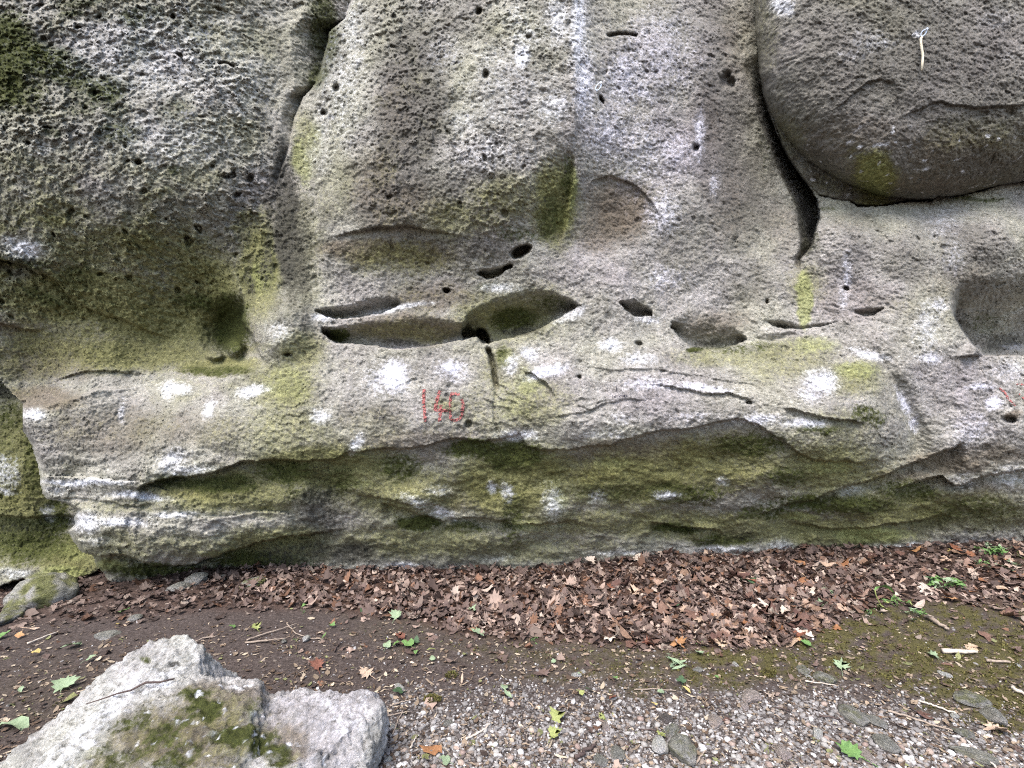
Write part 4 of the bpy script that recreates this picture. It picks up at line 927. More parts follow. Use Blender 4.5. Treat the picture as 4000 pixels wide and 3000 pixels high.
stone(661, 1383, 16, 16, 'white', "white pebble at the tip of the forked twig", "stone", .6)
stone(614, 1388, 13, 9, 'grey', "bluish grey pebble under the forked twig", "stone", .6)
stone(861, 1489, 24, 15, 'white', "white stone with a dark green leaf in front of it", "stone", .5)
stone(969, 1565, 28, 12, 'grey', "pale grey flat stone in gravel, level with the boulder's top edge", "stone", .4)
stone(850, 1572, 17, 10, 'white', "small white stone close beside the boulder's vertical edge", "stone", .5)
stone(836, 1643, 20, 13, 'white', "angular white stone at the foot of the boulder's corner", "stone", .5)
stone(1246, 1459, 24, 10, 'white', "white ribbed stone with a smaller one touching it on the mossy path", "stone", .4)
stone(1260, 1452, 12, 7, 'white', "small bright pebble touching the white ribbed stone", "stone", .5)
stone(1176, 1472, 11, 9, 'white', "lone white pebble between boulder leaf and white ribbed stone", "stone", .6)
stone(1307, 1572, 19, 18, 'pink', "pinkish stone just below a bright yellow-green leaf", "stone", .5)
stone(1426, 1620, 35, 30, 'white', "big white angular stone in the gravel beside the pale slab", "stone", .6)
stone(1437, 1556, 38, 17, 'dark', "dark grey wedge-shaped stone above the pale slab", "stone", .6, -.3)
stone(1450, 1580, 34, 30, 'grey', "narrow pale green slab lying slantwise in gravel", "stone", .25, -.75, .4)
stone(1477, 1634, 66, 48, 'grey', "large grey stone with greenish lichen sunk in gravel at the photo's bottom edge", "stone", .6, None, .4)
stone(1333, 1634, 36, 26, 'grey', "low pale stone in gravel beside the dark forked stick", "stone", .35)
stone(1298, 1643, 30, 22, 'grey', "flat whitish stone touching the end of the dark stick", "stone", .3)
stone(1508, 1449, 24, 10, 'grey', "low grey stone on the moss under a pale upturned leaf", "stone", .5)
stone(1589, 1437, 12, 9, 'white', "white pebble alone on the olive moss band", "stone", .6)
stone(1736, 1452, 26, 17, 'grey', "grey-green stone with a bright white pebble at its foot", "stone", .6, None, .4)
stone(1746, 1463, 14, 9, 'white', "bright white pebble at the foot of the grey-green stone", "stone", .6)
stone(1781, 1470, 46, 24, 'grey', "wide grey-green stone behind a pale straight twig", "stone", .5, .2, .5)
stone(1623, 1514, 46, 22, 'pink', "pinkish wedge stone with a dark underside on the gravel edge", "stone", .7, .25)
stone(1609, 1528, 20, 16, 'pink', "smaller pinkish stone leaning on the wedge stone", "stone", .6)
stone(1546, 1563, 28, 20, 'pink', "oblong pinkish stone between wedge stone and dark wedge stone", "stone", .6, .5)
stone(1766, 1591, 26, 20, 'white', "white and pink lumpy stone in open gravel above the maple leaf", "stone", .6)
stone(1692, 1630, 34, 22, 'pink', "rounded pink stone in gravel left of the green maple leaf", "stone", .6)
stone(1873, 1642, 34, 26, 'pink', "pale pink stone touching the green maple leaf", "stone", .5)
stone(1846, 1551, 50, 34, 'grey', "broad flat grey-green stone above the maple leaf", "stone", .4, .2, .4)
stone(1888, 1560, 40, 26, 'grey', "flat pale stone abutting the broad grey-green stone", "stone", .3)
stone(1917, 1612, 44, 30, 'grey', "pale blocky stone half buried to the side of the maple leaf", "stone", .4, .4)
stone(2101, 1518, 72, 28, 'grey', "wide ragged greenish stone on the mossy gravel", "stone", .5, .1, .5)
stone(2145, 1556, 36, 32, 'grey', "pale pointed stone just above the large faded leaf", "stone", .6)
stone(2081, 1585, 40, 22, 'grey', "flat angular greenish stone below the long twigs", "stone", .3, .2, .4)
stone(2098, 1634, 34, 44, 'grey', "long greenish slab pointing to the bottom corner", "stone", .3, 1.0, .3)
stone(2041, 1459, 20, 14, 'white', "oblong white stone on moss below the short log", "stone", .5, .5)
stone(1984, 1468, 12, 6, 'white', "tiny flat white stone at the moss and gravel border", "stone", .4)
stone(2199, 1439, 11, 7, 'white', "white pebble near the frame's edge beside the faint stick", "stone", .5)
stone(2066, 1550, 22, 11, 'white', "white stone capped brown at the end of the long twig", "stone", .5)
stone(2008, 1551, 9, 8, 'white', "tiny white pebble under the middle of the long twig", "stone", .6)
stone(1957, 1638, 17, 11, 'white', "bright white pebble in gravel beyond the pale blocky stone", "stone", .5)

# pebbles: many, the largest as objects, the rest one mass
def scatter(n, dens, y_lo=1.5, y_hi=4.7):
    """points on the ground, uniform over the picture's ground area, thinned by dens(u, v)"""
    u = rng.uniform(-120, 2332, n); v = rng.uniform(1140, 1745, n)
    keep = rng.random(n) < dens(u, v)
    u, v = u[keep], v[keep]
    D = np.full(len(u), 3.0)
    for _ in range(40):
        x = (u - CU) / F * D
        D = .5 * D + .5 * np.clip((CAM_Z - ground_z(x, D)) * F / np.maximum(v - CV, 1), .5, 6)
    x = (u - CU) / F * D
    ok = (D > y_lo) & (D < y_hi)
    return u[ok], v[ok], x[ok], D[ok], ground_z(x[ok], D[ok])

peb_base = []
for k in range(6):
    bm = bmesh.new(); bmesh.ops.create_icosphere(bm, subdivisions=1, radius=1.0)
    c_ = np.array([v.co[:] for v in bm.verts]); f_ = np.array([[v.index for v in f.verts] for f in bm.faces]); bm.free()
    r = np.random.default_rng(200 + k)
    c_ = c_ * r.uniform(.75, 1.15, (len(c_), 1)) * np.array([1, r.uniform(.6, .9), r.uniform(.45, .7)])
    peb_base.append((c_, f_))
def instances(name, bases, which, loc, scl, rot, tilt, mat, tint, zs=None):
    vs, fs, ts = [], [], []; off = 0
    for k, (c_, f_) in enumerate(bases):
        s_ = np.where(which == k)[0]
        if not len(s_): continue
        c, s = np.cos(rot[s_]), np.sin(rot[s_])
        p = c_[None] * scl[s_][:, None, None]
        tx, ty = tilt[s_, 0][:, None], tilt[s_, 1][:, None]
        zz = p[..., 2] + p[..., 0] * tx + p[..., 1] * ty
        xx = p[..., 0] * c[:, None] - p[..., 1] * s[:, None]; yy = p[..., 0] * s[:, None] + p[..., 1] * c[:, None]
        q = np.stack([xx, yy, zz], -1) + loc[s_][:, None]
        vs.append(q.reshape(-1, 3)); m = len(c_)
        fs.append((f_[None] + (np.arange(len(s_)) * m)[:, None, None]).reshape(-1, 3) + off)
        ts.append(np.repeat(tint[s_], m, 0)); off += len(s_) * m
    me = mesh_np(name, np.concatenate(vs), np.concatenate(fs), False)
    t4 = np.concatenate(ts); add_attr(me, "tint", np.concatenate([t4, np.ones((len(t4), 1))], 1))
    return link(name, me, mat)

M_GRAV = simple_mat("gravel_stone", (0.75, 0.75, 0.75), (1.1, 1.1, 1.1), 90, 0, .9, 0, "tint")
PEB_M = [simple_mat("pebble_grey", (0.20, 0.19, 0.18), (0.40, 0.38, 0.36), 60, .002, .9, .5), simple_mat("pebble_white", (0.48, 0.46, 0.45), (0.74, 0.72, 0.71), 60, .002, .9, .3), simple_mat("pebble_tan", (0.22, 0.16, 0.13), (0.45, 0.36, 0.31), 60, .002, .9, .5)]
def peb_dens(u, v):
    return np.clip(gravel_d(u, v) * .9 + .10 * sm(1330, 1420, v) + .02, 0, 1) * (1 - .8 * litter_d(u, v)) * (1 - .45 * moss_d(u, v)) * ip([(-200, .2), (500, .3), (800, 1), (2400, 1)], u)
u, v, x, y, z = scatter(75000, peb_dens)
n = len(u)
sz = np.exp(rng.normal(math.log(.0055), .42, n)) * (1 + .3 * gravel_d(u, v))
sz = np.clip(sz, .003, .021)
px = sz / y
order = np.argsort(-px)
big, rest = order[:300], order[300:]
tn = rng.choice([0, 1, 2, 3], n, p=[.54, .15, .21, .10])
tcol = np.array([(.21, .198, .192), (.42, .405, .40), (.20, .165, .14), (.10, .086, .08)])[tn] * rng.uniform(.75, 1.25, (n, 1))
instances("gravel", peb_base, rng.integers(0, 6, len(rest)), np.stack([x, y, z + sz * .2], -1)[rest], sz[rest], rng.uniform(0, 6.3, len(rest)), rng.normal(0, .2, (len(rest), 2)), M_GRAV, tcol[rest])
tag(bpy.data.objects["gravel"], "loose pale limestone gravel spread over the path", "gravel", None, "stuff")
peb_me = {}
for k in range(6):
    for m in range(3):
        c_, f_ = peb_base[k]
        me = mesh_np("pebble", c_, f_, True); me.materials.append(PEB_M[m]); peb_me[(k, m)] = me
PCOL = ["grey", "whitish", "tan"]
def peb_zone(uu, vv):
    if vv < 1470: return "on the soil and moss short of the leaf bank"
    if uu < 1000: return "in the gravel close to the big boulder"
    if uu < 1500: return "in the gravel between boulder and large lichen stone"
    if uu < 1850: return "in the gravel around the green maple leaf"
    return "in the gravel below the long twigs"
for i in big:
    m = {0: 0, 1: 1, 2: 2, 3: 2}[int(tn[i])]
    o = bpy.data.objects.new("pebble", peb_me[(int(rng.integers(0, 6)), m)])
    COL.objects.link(o)
    o.location = (x[i], y[i], z[i] + sz[i] * .25); o.scale = (sz[i],) * 3; o.rotation_euler = (0, 0, rng.uniform(0, 6.3))
    zn = peb_zone(u[i], v[i])
    tag(o, PCOL[m] + " pebble " + zn, "pebble", PCOL[m] + " pebbles " + zn)

# ------------------------------------------------------------------ leaves
def leaf_shape(kind, seed):
    r = np.random.default_rng(seed)
    if kind == 'maple':
        half = [(0, -.52), (.06, -.34), (.30, -.36), (.22, -.22), (.50, -.10), (.36, -.02), (.50, .16), (.30, .12), (.26, .20), (.30, .38), (.14, .30), (0, .56)]
    elif kind == 'ivy':
        half = [(0, -.40), (.18, -.42), (.40, -.30), (.46, -.05), (.28, .02), (.24, .20), (.10, .40), (0, .52)]
    elif kind == 'oval':
        half = [(0, -.55), (.10, -.42), (.22, -.18), (.25, .05), (.18, .28), (.08, .44), (0, .55)]
    elif kind == 'narrow':
        half = [(0, -.6), (.07, -.35), (.11, 0), (.07, .35), (0, .6)]
    else:
        half = [(0, -.30), (.2, -.34), (.36, -.06), (.2, .12), (.28, .26), (0, .36)]
    L = [(-a, b) for a, b in half[1:-1]][::-1]
    out = np.array(half + L, float)
    out = out * (1 + .10 * r.normal(size=(len(out), 1)))
    ns = len(half)
    mid = np.array([(0, half[0][1] * .5 + .0), (0, 0.02), (0, half[-1][1] * .5)])
    n = len(out); pts = np.concatenate([out, mid])
    f = []
    def near(p): return n + int(np.argmin([abs(p[1] - m[1]) for m in mid]))
    for i in range(n):
        j = (i + 1) % n
        a, b = near(out[i]), near(out[j])
        f.append((i, j, b))
        if a != b: f.append((i, b, a))
    c1, c2, c3 = r.normal(0, .5), r.normal(0, .45), r.normal(0, .3)
    if kind in ('maple', 'oval', 'frag'): c1 += .35
    xx, yy = pts[:, 0], pts[:, 1]
    zz = c1 * xx ** 2 + c2 * yy ** 2 + c3 * xx * yy + .10 * np.abs(xx) + .05 * r.normal(size=len(pts))
    return np.stack([xx, yy, zz], -1), np.array(f)

LEAF_K = ['maple', 'maple', 'maple', 'frag', 'frag', 'oval', 'oval', 'frag', 'maple', 'narrow', 'frag', 'oval']
leaf_base = [leaf_shape(k, 300 + i) for i, k in enumerate(LEAF_K)]
def leaf_mat(name, lo, hi, rnd=.5, tint=None, rough=.7):
    return simple_mat(name, lo, hi, 9, .004, rough, rnd, tint)
M_LIT = leaf_mat("litter_leaf", (0.75, 0.75, 0.75), (1.15, 1.1, 1.05), 0, "tint")
DEAD_M = [leaf_mat("dead_leaf_brown", (0.085, 0.047, 0.034), (0.19, 0.115, 0.085), .7), leaf_mat("dead_leaf_tan", (0.22, 0.145, 0.105), (0.40, 0.29, 0.22), .6), leaf_mat("dead_leaf_rust", (0.15, 0.062, 0.030), (0.29, 0.14, 0.075), .6), leaf_mat("dead_leaf_pale", (0.34, 0.27, 0.22), (0.56, 0.47, 0.40), .4)]
def lit_all(u, v):
    return np.clip(litter_d(u, v) + .012 + .05 * sm(1300, 1340, v) * sm(1500, 1350, v) * sm(600, 900, u), 0, 1)
# picture-uniform sampling: more points where the bank is far and steep
u, v, x, y, z = scatter(52000, lambda a, b: lit_all(a, b) * sm(1745, 1690, b) * np.where(b > 1420, .35, 1), 1.5, 5.2)
n = len(u)
sz = np.clip(np.exp(rng.normal(math.log(.042), .46, n)), .016, .12)
lw = litter_d(u, v)
z = z + rng.uniform(0, .035, n) * lw
tilt = rng.normal(0, .45, (n, 2)) * (.4 + .6 * lw[:, None])
rot = rng.uniform(0, 6.3, n); kind = rng.integers(0, len(leaf_base), n)
order = np.argsort(-(sz / y) * (.6 + z * 8).clip(.6, 1.2)); big, rest = order[:300], order[300:]
cc = rng.choice(4, n, p=[.58, .26, .09, .07])
pal = np.array([(.135, .096, .083), (.29, .220, .185), (.18, .100, .065), (.42, .345, .29)])[cc] * rng.uniform(.45, 1.15, (n, 1))
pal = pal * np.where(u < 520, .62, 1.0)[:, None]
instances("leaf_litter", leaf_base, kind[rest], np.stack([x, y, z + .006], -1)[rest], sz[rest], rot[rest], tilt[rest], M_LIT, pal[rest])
tag(bpy.data.objects["leaf_litter"], "thick bank of dead brown leaves along the foot of the rock face", "leaf litter", None, "stuff")
leaf_me = {}
for k in range(len(leaf_base)):
    for m in range(4):
        me = mesh_np("dead_leaf", *leaf_base[k]); me.materials.append(DEAD_M[m]); leaf_me[(k, m)] = me
DCOL = ["brown", "tan", "rust coloured", "bleached"]
def leaf_zone(uu, vv, ll):
    if ll < .35: return ("on the dark bare soil behind the boulder" if uu < 800 else "on open ground in front of the leaf bank" if uu < 1750 else "on the mossy ground near the weeds")
    if uu < 560: return "in the thin shaded litter under the ledge's broken end"
    if uu < 1150: return "in the leaf bank below the red number"
    if uu < 1800: return "in the thickest, middle stretch of the leaf bank"
    return "in the litter around the green weeds"
for i in big:
    m = int(cc[i])
    o = bpy.data.objects.new("dead_leaf", leaf_me[(int(kind[i]), m)]); COL.objects.link(o)
    o.location = (x[i], y[i], z[i] + .014); o.scale = (sz[i],) * 3
    o.rotation_euler = (math.atan(tilt[i, 1]), -math.atan(tilt[i, 0]), rot[i])
    zn = leaf_zone(u[i], v[i], lw[i])
    tag(o, DCOL[m] + " dead leaf " + zn, "dead leaf", DCOL[m] + " dead leaves " + zn)

GREEN = {
    'dark': leaf_mat("leaf_dark_green", (0.030, 0.058, 0.028), (0.075, 0.125, 0.062), 0, None, .45),
    'mid': leaf_mat("leaf_green", (0.075, 0.15, 0.045), (0.16, 0.27, 0.09), 0, None, .5),
    'pale': leaf_mat("leaf_pale_green", (0.15, 0.21, 0.12), (0.29, 0.36, 0.23), 0, None, .6),
    'yel': leaf_mat("leaf_yellow_green", (0.17, 0.20, 0.06), (0.31, 0.33, 0.13), 0, None, .6),
    'gold': leaf_mat("leaf_yellow", (0.36, 0.27, 0.08), (0.56, 0.45, 0.20), 0, None, .6),
    'olive': leaf_mat("leaf_olive", (0.10, 0.11, 0.04), (0.20, 0.20, 0.09), 0, None, .6),
    'tan': leaf_mat("leaf_tan", (0.34, 0.24, 0.17), (0.55, 0.42, 0.32), 0, None, .7),
    'red': leaf_mat("leaf_red_brown", (0.10, 0.038, 0.026), (0.22, 0.10, 0.07), 0, None, .7),
    'orange': leaf_mat("leaf_orange", (0.34, 0.17, 0.07), (0.55, 0.33, 0.18), 0, None, .7),
}
def leaf(u, v, w, kind, col, label, rot=None, name="fallen_leaf", lift=.012, tip=(0, 0)):
    P = ground_hit(u, v); s = .82 * w * P[1] / F
    sd = int(u * 13 + v * 5)
    c_, f_ = leaf_shape(kind, sd)
    o = link(name, mesh_np(name, c_, f_), GREEN[col])
    sol = 1.0 if kind in ('maple', 'ivy', 'frag') else .92
    o.scale = (s * sol,) * 3
    o.location = (P[0], P[1], P[2] + lift + .012)
    rz = rot if rot is not None else (sd % 63) / 10.0
    o.rotation_euler = (.35 + tip[0], tip[1], rz) if rot is None else (tip[0] + .12, tip[1], rz)
    # a stalk
    if kind in ('maple', 'ivy') and w > 20:
        st = tube("stalk", [(0, -.42, 0), (.03, -.7, .02), (.05, -.95, -.01)], .018, GREEN[col], o, 5)
    return tag(o, label, "leaf")

LV = [(1835, 1634, 66, 'maple', 'mid', "big fresh green maple leaf on gravel beside the pale pink stone", .7), (1204, 1556, 44, 'maple', 'yel', "yellow-green maple leaf, upper of two on the open gravel"), (1198, 1596, 38, 'maple', 'yel', "ragged yellow-green leaf, lower of two on the open gravel"),
      (1301, 1558, 22, 'maple', 'yel', "bright yellow-green leaf just above the pinkish stone"), (1091, 1491, 36, 'frag', 'pale', "crumpled pale green leaf on the path, upper of a pair"), (1097, 1509, 30, 'oval', 'pale', "pale green leaf half folded, lower of a pair on the path"),
      (858, 1503, 32, 'ivy', 'dark', "dark green leaf in front of a white stone beyond the boulder"), (791, 1461, 40, 'maple', 'tan', "light tan lobed dead leaf on bare soil beyond the boulder"), (686, 1443, 40, 'maple', 'red', "dark red-brown maple leaf on bare soil beyond the boulder"),
      (838, 1399, 26, 'ivy', 'pale', "greyish ivy leaf at the end of the green leaf cluster"), (857, 1397, 22, 'ivy', 'mid', "small ivy leaf inside the green leaf cluster"), (878, 1399, 34, 'ivy', 'mid', "largest ivy leaf of the green cluster, next to a brown leaf"), (899, 1392, 26, 'ivy', 'dark', "darker ivy leaf at the far end of the green cluster"), (836, 1386, 22, 'narrow', 'yel', "narrow yellow-green leaf just above the ivy cluster"), (865, 1382, 30, 'maple', 'red', "reddish dead leaf lying above the ivy cluster"),
      (933, 1409, 28, 'narrow', 'yel', "slim yellow-green leaf on soil near the ivy cluster"), (934, 1428, 18, 'ivy', 'pale', "small pale green leaf on soil below the slim yellow-green one"), (899, 1416, 14, 'ivy', 'mid', "tiny green leaf below the ivy cluster"), (1033, 1375, 42, 'maple', 'pale', "large pale green leaf at the lower edge of the litter bank"),
      (785, 1325, 28, 'ivy', 'dark', "dark green curled leaf at the litter's thin end"), (857, 1337, 34, 'maple', 'pale', "whitish green star-shaped leaf on soil by the litter"), (1022, 1323, 26, 'ivy', 'pale', "folded pale leaf standing out in the brown litter"), (1219, 1308, 30, 'oval', 'dark', "dark green leaf upright in the middle of the litter"), (1461, 1313, 24, 'oval', 'dark', "green leaf in the litter nearest the brown bank's crest"), (1419, 1345, 18, 'oval', 'pale', "small bluish pale leaf in the litter"),
      (1616, 1261, 44, 'maple', 'dark', "dark green maple leaf high on the litter bank"), (1776, 1314, 32, 'maple', 'pale', "pale green maple leaf where litter meets moss"), (1791, 1281, 34, 'ivy', 'pale', "dull pale leaf pair in the litter above the mossy patch"), (1679, 1237, 16, 'ivy', 'yel', "small yellow-green leaf near the rock's foot"),
      (1196, 1438, 20, 'frag', 'pale', "pale green scrap of leaf on the moss beyond the white pebble"), (1257, 1506, 22, 'frag', 'yel', "pale yellow scrap of leaf on gravel"), (1272, 1497, 20, 'oval', 'dark', "dark green leaf beside the pale yellow scrap"), (1324, 1516, 26, 'frag', 'red', "curled red-brown leaf standing up on the gravel"), (998, 1475, 32, 'narrow', 'tan', "curled tan leaf on soil beside a moss tuft"),
      (1428, 1596, 28, 'maple', 'yel', "yellow-green leaf behind the big white angular stone"), (1414, 1531, 20, 'oval', 'gold', "pale yellow leaf above the dark wedge stone"), (1484, 1498, 24, 'oval', 'gold', "lemon yellow curled leaf at the edge of the moss"), (1429, 1504, 28, 'frag', 'pale', "greyish green leaf by a long twig on gravel"), (1472, 1477, 26, 'ivy', 'dark', "curled green leaf on moss under the dried grass"), (1329, 1474, 14, 'ivy', 'mid', "small round green leaf on the moss and gravel border"), (1402, 1398, 34, 'maple', 'red', "red-brown leaf just outside the litter bank"),
      (1511, 1419, 28, 'ivy', 'pale', "pale upturned leaf on the moss above a low stone"), (1818, 1446, 38, 'maple', 'pale', "silvery green maple leaf on gravel beyond the wide stone"), (1548, 1471, 14, 'frag', 'mid', "tiny bright green leaf on the olive moss"), (1741, 1397, 26, 'ivy', 'mid', "green leaf under pink-brown leaves at the moss edge"), (1722, 1388, 28, 'frag', 'orange', "orange dead leaf on the edge of the moss patch"),
      (1907, 1320, 32, 'maple', 'yel', "yellow leaf at the foot of the curved blade"), (2045, 1238, 22, 'oval', 'yel', "light green leaf held above the bushy weed"), (1975, 1347, 26, 'oval', 'pale', "mint green leaf on the moss below the weeds"), (2168, 1233, 44, 'ivy', 'pale', "large pale mint leaf among white leaves by the fern"), (2190, 1226, 34, 'maple', 'pale', "whitish leaf behind the large mint leaf"), (2171, 1215, 28, 'oval', 'orange', "orange leaf just above the large mint leaf"), (2061, 1196, 26, 'maple', 'gold', "golden leaf near the rock's foot beside the fern"), (2052, 1298, 34, 'maple', 'orange', "copper brown maple leaf under the bushy weed"), (2017, 1422, 26, 'maple', 'pale', "pale lobed leaf beside the short log"), (2155, 1585, 62, 'maple', 'tan', "large faded leaf half buried below the pale pointed stone"),
      (269, 1326, 38, 'oval', 'mid', "fresh green leaf touching a small grey stone on dark soil"), (257, 1354, 24, 'oval', 'gold', "pale yellow oval leaf on the dark soil"), (157, 1401, 40, 'maple', 'pale', "grey-green crumpled leaf on the dark soil"), (196, 1429, 24, 'ivy', 'pale', "small pale green leaf on bare soil above the boulder"), (140, 1489, 54, 'maple', 'pale', "broad pale leaf beside the boulder's sloping edge"), (147, 1518, 44, 'oval', 'olive', "olive leaf against the boulder's sloping edge"), (31, 1573, 84, 'oval', 'pale', "longest pale leaf at the photo's edge below the boulder's flank", 1.45), (77, 1417, 28, 'frag', 'gold', "curled yellow leaf on the soil"), (42, 1380, 28, 'frag', 'orange', "orange-brown curled leaf near the frame's edge"), (7, 1379, 30, 'ivy', 'mid', "green leaf cut by the frame's edge"), (63, 1365, 40, 'narrow', 'tan', "long pinkish dead leaf beside the orange-brown curled one"), (45, 1497, 26, 'oval', 'pale', "small whitish leaf between yellow leaf and long pale leaf"),
      (502, 1358, 18, 'ivy', 'mid', "small bright green leaf above the forked twig's thick end"), (553, 1361, 26, 'maple', 'yel', "light green lobed leaf above the forked twig"), (661, 1311, 26, 'ivy', 'mid', "bright green leaf on a red stalk at the litter's edge"), (719, 1356, 16, 'ivy', 'mid', "little green leaf on soil past the forked twig"), (636, 1389, 14, 'oval', 'mid', "tiny green oval leaf under the forked twig"), (700, 1380, 22, 'narrow', 'mid', "narrow green leaf on the twig-strewn soil"), (960, 1652, 34, 'ivy', 'pale', "pale leaf at the photo's bottom edge in gravel"), (919, 1646, 30, 'frag', 'olive', "dull green crushed leaf in gravel by the boulder corner"), (1250, 1462, 8, 'frag', 'pale', "crumb of pale leaf against the white ribbed stone")]
for t_ in LV:
    leaf(*t_)

# ------------------------------------------------------------------ sticks
def stick(pts, r, mat, label, name="twig", cat="twig", lift=1.0, kink=1.0):
    q = []
    for (u_, v_) in pts:
        P = ground_hit(u_, v_); q.append(Vector((P[0], P[1], P[2] + r * lift + .006)))
    out, rad = [], []
    m = 5
    for i in range(len(q) - 1):
        for k in range(m):
            t = k / m
            p = q[i].lerp(q[i + 1], t)
            j = r * .7 * kink
            out.append(p + Vector((random.uniform(-j, j), random.uniform(-j, j), random.uniform(0, j * .6))))
    out.append(q[-1])
    rad = [r * (1 - .45 * i / len(out)) * random.uniform(.85, 1.15) for i in range(len(out))]
    return tag(tube(name, out, r, mat, None, 6, rad), label, cat)
stick([(2037, 1414), (2075, 1415), (2111, 1416)], .014, M_WOOD, "short pale peeled log lying on the moss", "log", "log", 1, .3)
stick([(2128, 1431), (2182, 1436)], .009, M_TWIG2, "faint grey stick beyond the end of the short log", "stick", "stick")
stick([(1984, 1518), (2010, 1527), (2040, 1538), (2066, 1547)], .0055, M_WOOD, "pale twig ending at the brown-capped white stone")
stick([(1917, 1541), (1960, 1553), (2010, 1570), (2058, 1584)], .0055, M_TWIG2, "long grey-brown twig running above the flat angular stone")
stick([(2118, 1634), (2135, 1648), (2152, 1665)], .006, M_WOOD, "straight pale twig running out of the bottom corner")
stick([(2183, 1491), (2200, 1500), (2216, 1508)], .011, M_WOOD, "thick cream wood chip at the frame's edge", "wood_chip", "wood chip")
stick([(2005, 1340), (2028, 1354), (2050, 1366)], .015, M_TWIG2, "pinkish strip of bark on the mossy ground under the weeds", "bark_strip", "bark")
stick([(1740, 1476), (1775, 1480), (1806, 1485)], .004, M_WOOD, "pale straight twig in front of the wide grey-green stone")
stick([(1676, 1532), (1706, 1541)], .004, M_TWIG, "short dark twig below the pinkish wedge stone")
stick([(1770, 1552), (1815, 1558)], .005, M_TWIG, "dark twig end beside the broad flat stone")
stick([(1006, 1604), (1034, 1590), (1059, 1570)], .006, M_WOOD, "pale knobbly stick lying on gravel beyond the boulder", "stick", "stick")
stick([(1245, 1646), (1262, 1632), (1287, 1617)], .010, M_TWIG, "thick dark stick in gravel at the photo's bottom edge", "stick", "stick")
stick([(532, 1387), (570, 1374), (610, 1362), (642, 1350)], .0055, M_TWIG2, "upper prong of the forked twig on dark soil")
stick([(530, 1393), (575, 1388), (618, 1383)], .006, M_TWIG2, "lower prong of the forked twig on dark soil")
stick([(618, 1350), (640, 1372), (668, 1382), (700, 1384)], .004, M_TWIG2, "bent twig running from the fork to the white pebble")
stick([(420, 1391), (440, 1382), (470, 1377)], .005, M_TWIG2, "short twig beside the boulder's peak")
stick([(722, 1412), (730, 1396), (740, 1388)], .005, M_TWIG, "curved dark twig on soil below the litter")
stick([(841, 1530), (868, 1521), (890, 1515)], .004, M_TWIG2, "thin brown twig just past the boulder's top corner")
stick([(849, 1592), (858, 1565), (871, 1537)], .004, M_TWIG2, "twig pointing away from the viewer beside the boulder")
stick([(887, 1622), (893, 1608), (899, 1595)], .005, M_WOOD, "short cream twig in the gravel by the boulder")
stick([(825, 1556), (850, 1548), (885, 1541)], .004, M_TWIG2, "brown twig touching the boulder's vertical edge")
stick([(1292, 1402), (1300, 1393), (1309, 1383)], .005, M_TWIG, "dark upright twig at the litter's lower border")
stick([(1370, 1494), (1410, 1492), (1460, 1496)], .0035, M_TWIG2, "long thin twig above the dark wedge stone")
stick([(1380, 1580), (1405, 1581), (1430, 1583)], .0035, M_TWIG, "thin dark twig behind the big white stone")
stick([(1500, 1658), (1512, 1643), (1526, 1626)], .005, M_TWIG2, "brown twig leaning past the large lichen stone")
stick([(60, 1394), (90, 1382), (122, 1370)], .006, M_WOOD, "pinkish dry stick on the soil near the frame's edge", "stick", "stick")
stick([(120, 1450), (170, 1440), (205, 1434)], .003, M_TWIG, "thin root on bare soil behind the boulder's flank", "root", "root")
stick([(700, 1471), (720, 1474), (760, 1478)], .0035, M_TWIG, "dark twig below the tan lobed leaf")

# ------------------------------------------------------------------ weeds, fern, blade
def weed(u, v, w, h, nl, kind, mats, label, name="weed", seed=0, lean=(0, 0)):
    P = ground_hit(u, v); s = P[1] / F
    root = empty(name, tuple(P)); tag(root, label, "plant")
    r = np.random.default_rng(seed)
    W, H = w * s, h * s
    for i in range(nl):
        a = r.uniform(0, 6.28); rr = W * .5 * r.uniform(.15, 1) ** .7
        tip = Vector((math.cos(a) * rr + lean[0] * s, math.sin(a) * rr * .7 + lean[1] * s, H * r.uniform(.35, 1.0) * (1 - .4 * rr / (W * .5))))
        mat = mats[i % len(mats)]
        if i % 2 == 0 or kind == 'fern':
            tube("stem", [(0, 0, -.01), tuple(tip * .5 + Vector((0, 0, H * .12))), tuple(tip)], .0016, GREEN[mat], root, 4)
        nleaf = 7 if kind == 'fern' else 3
        for k in range(nleaf):
            t = (k + 1) / nleaf
            c_, f_ = leaf_shape('oval' if kind != 'ivy' else 'ivy', int(r.integers(1e6)))
            ln = (.17 if kind == 'fern' else .20) * W * r.uniform(.6, 1.1)
            b = tip * (t if kind == 'fern' else (.6 + .4 * t)) + Vector((0, 0, H * .12 * math.sin(math.pi * t)))
            o = link("leaf", mesh_np("leaf", c_, f_), GREEN[mat], root)
            o.scale = (ln * .8, ln, ln)
            o.location = b + Vector((r.normal(0, .012), r.normal(0, .012), r.normal(0, .006)))
            o.rotation_euler = (r.uniform(-.1, .7), r.normal(0, .4), r.uniform(0, 6.3))
    return root
weed(2035, 1272, 95, 34, 15, 'herb', ['mid', 'mid', 'pale', 'dark'], "bushy green weed with many small leaves growing in the litter", seed=1)
weed(1940, 1312, 66, 26, 10, 'herb', ['mid', 'yel', 'mid'], "bright green low weed at the foot of the curved blade", seed=2)
weed(1985, 1330, 60, 20, 8, 'herb', ['mid', 'pale'], "straggling pale weed between the bushy weed and the moss", seed=3)
weed(2130, 1196, 80, 26, 9, 'fern', ['mid', 'pale', 'mid'], "bluish green fern-like plant against the rock's foot", "fern", 4)
weed(2118, 1228, 50, 22, 9, 'herb', ['dark', 'dark', 'mid'], "dark green tuft below the fern-like plant", "weed", 5)
weed(1876, 1330, 30, 16, 6, 'herb', ['dark', 'mid'], "small dark weed on the moss edge below the curved blade", "weed", 6)
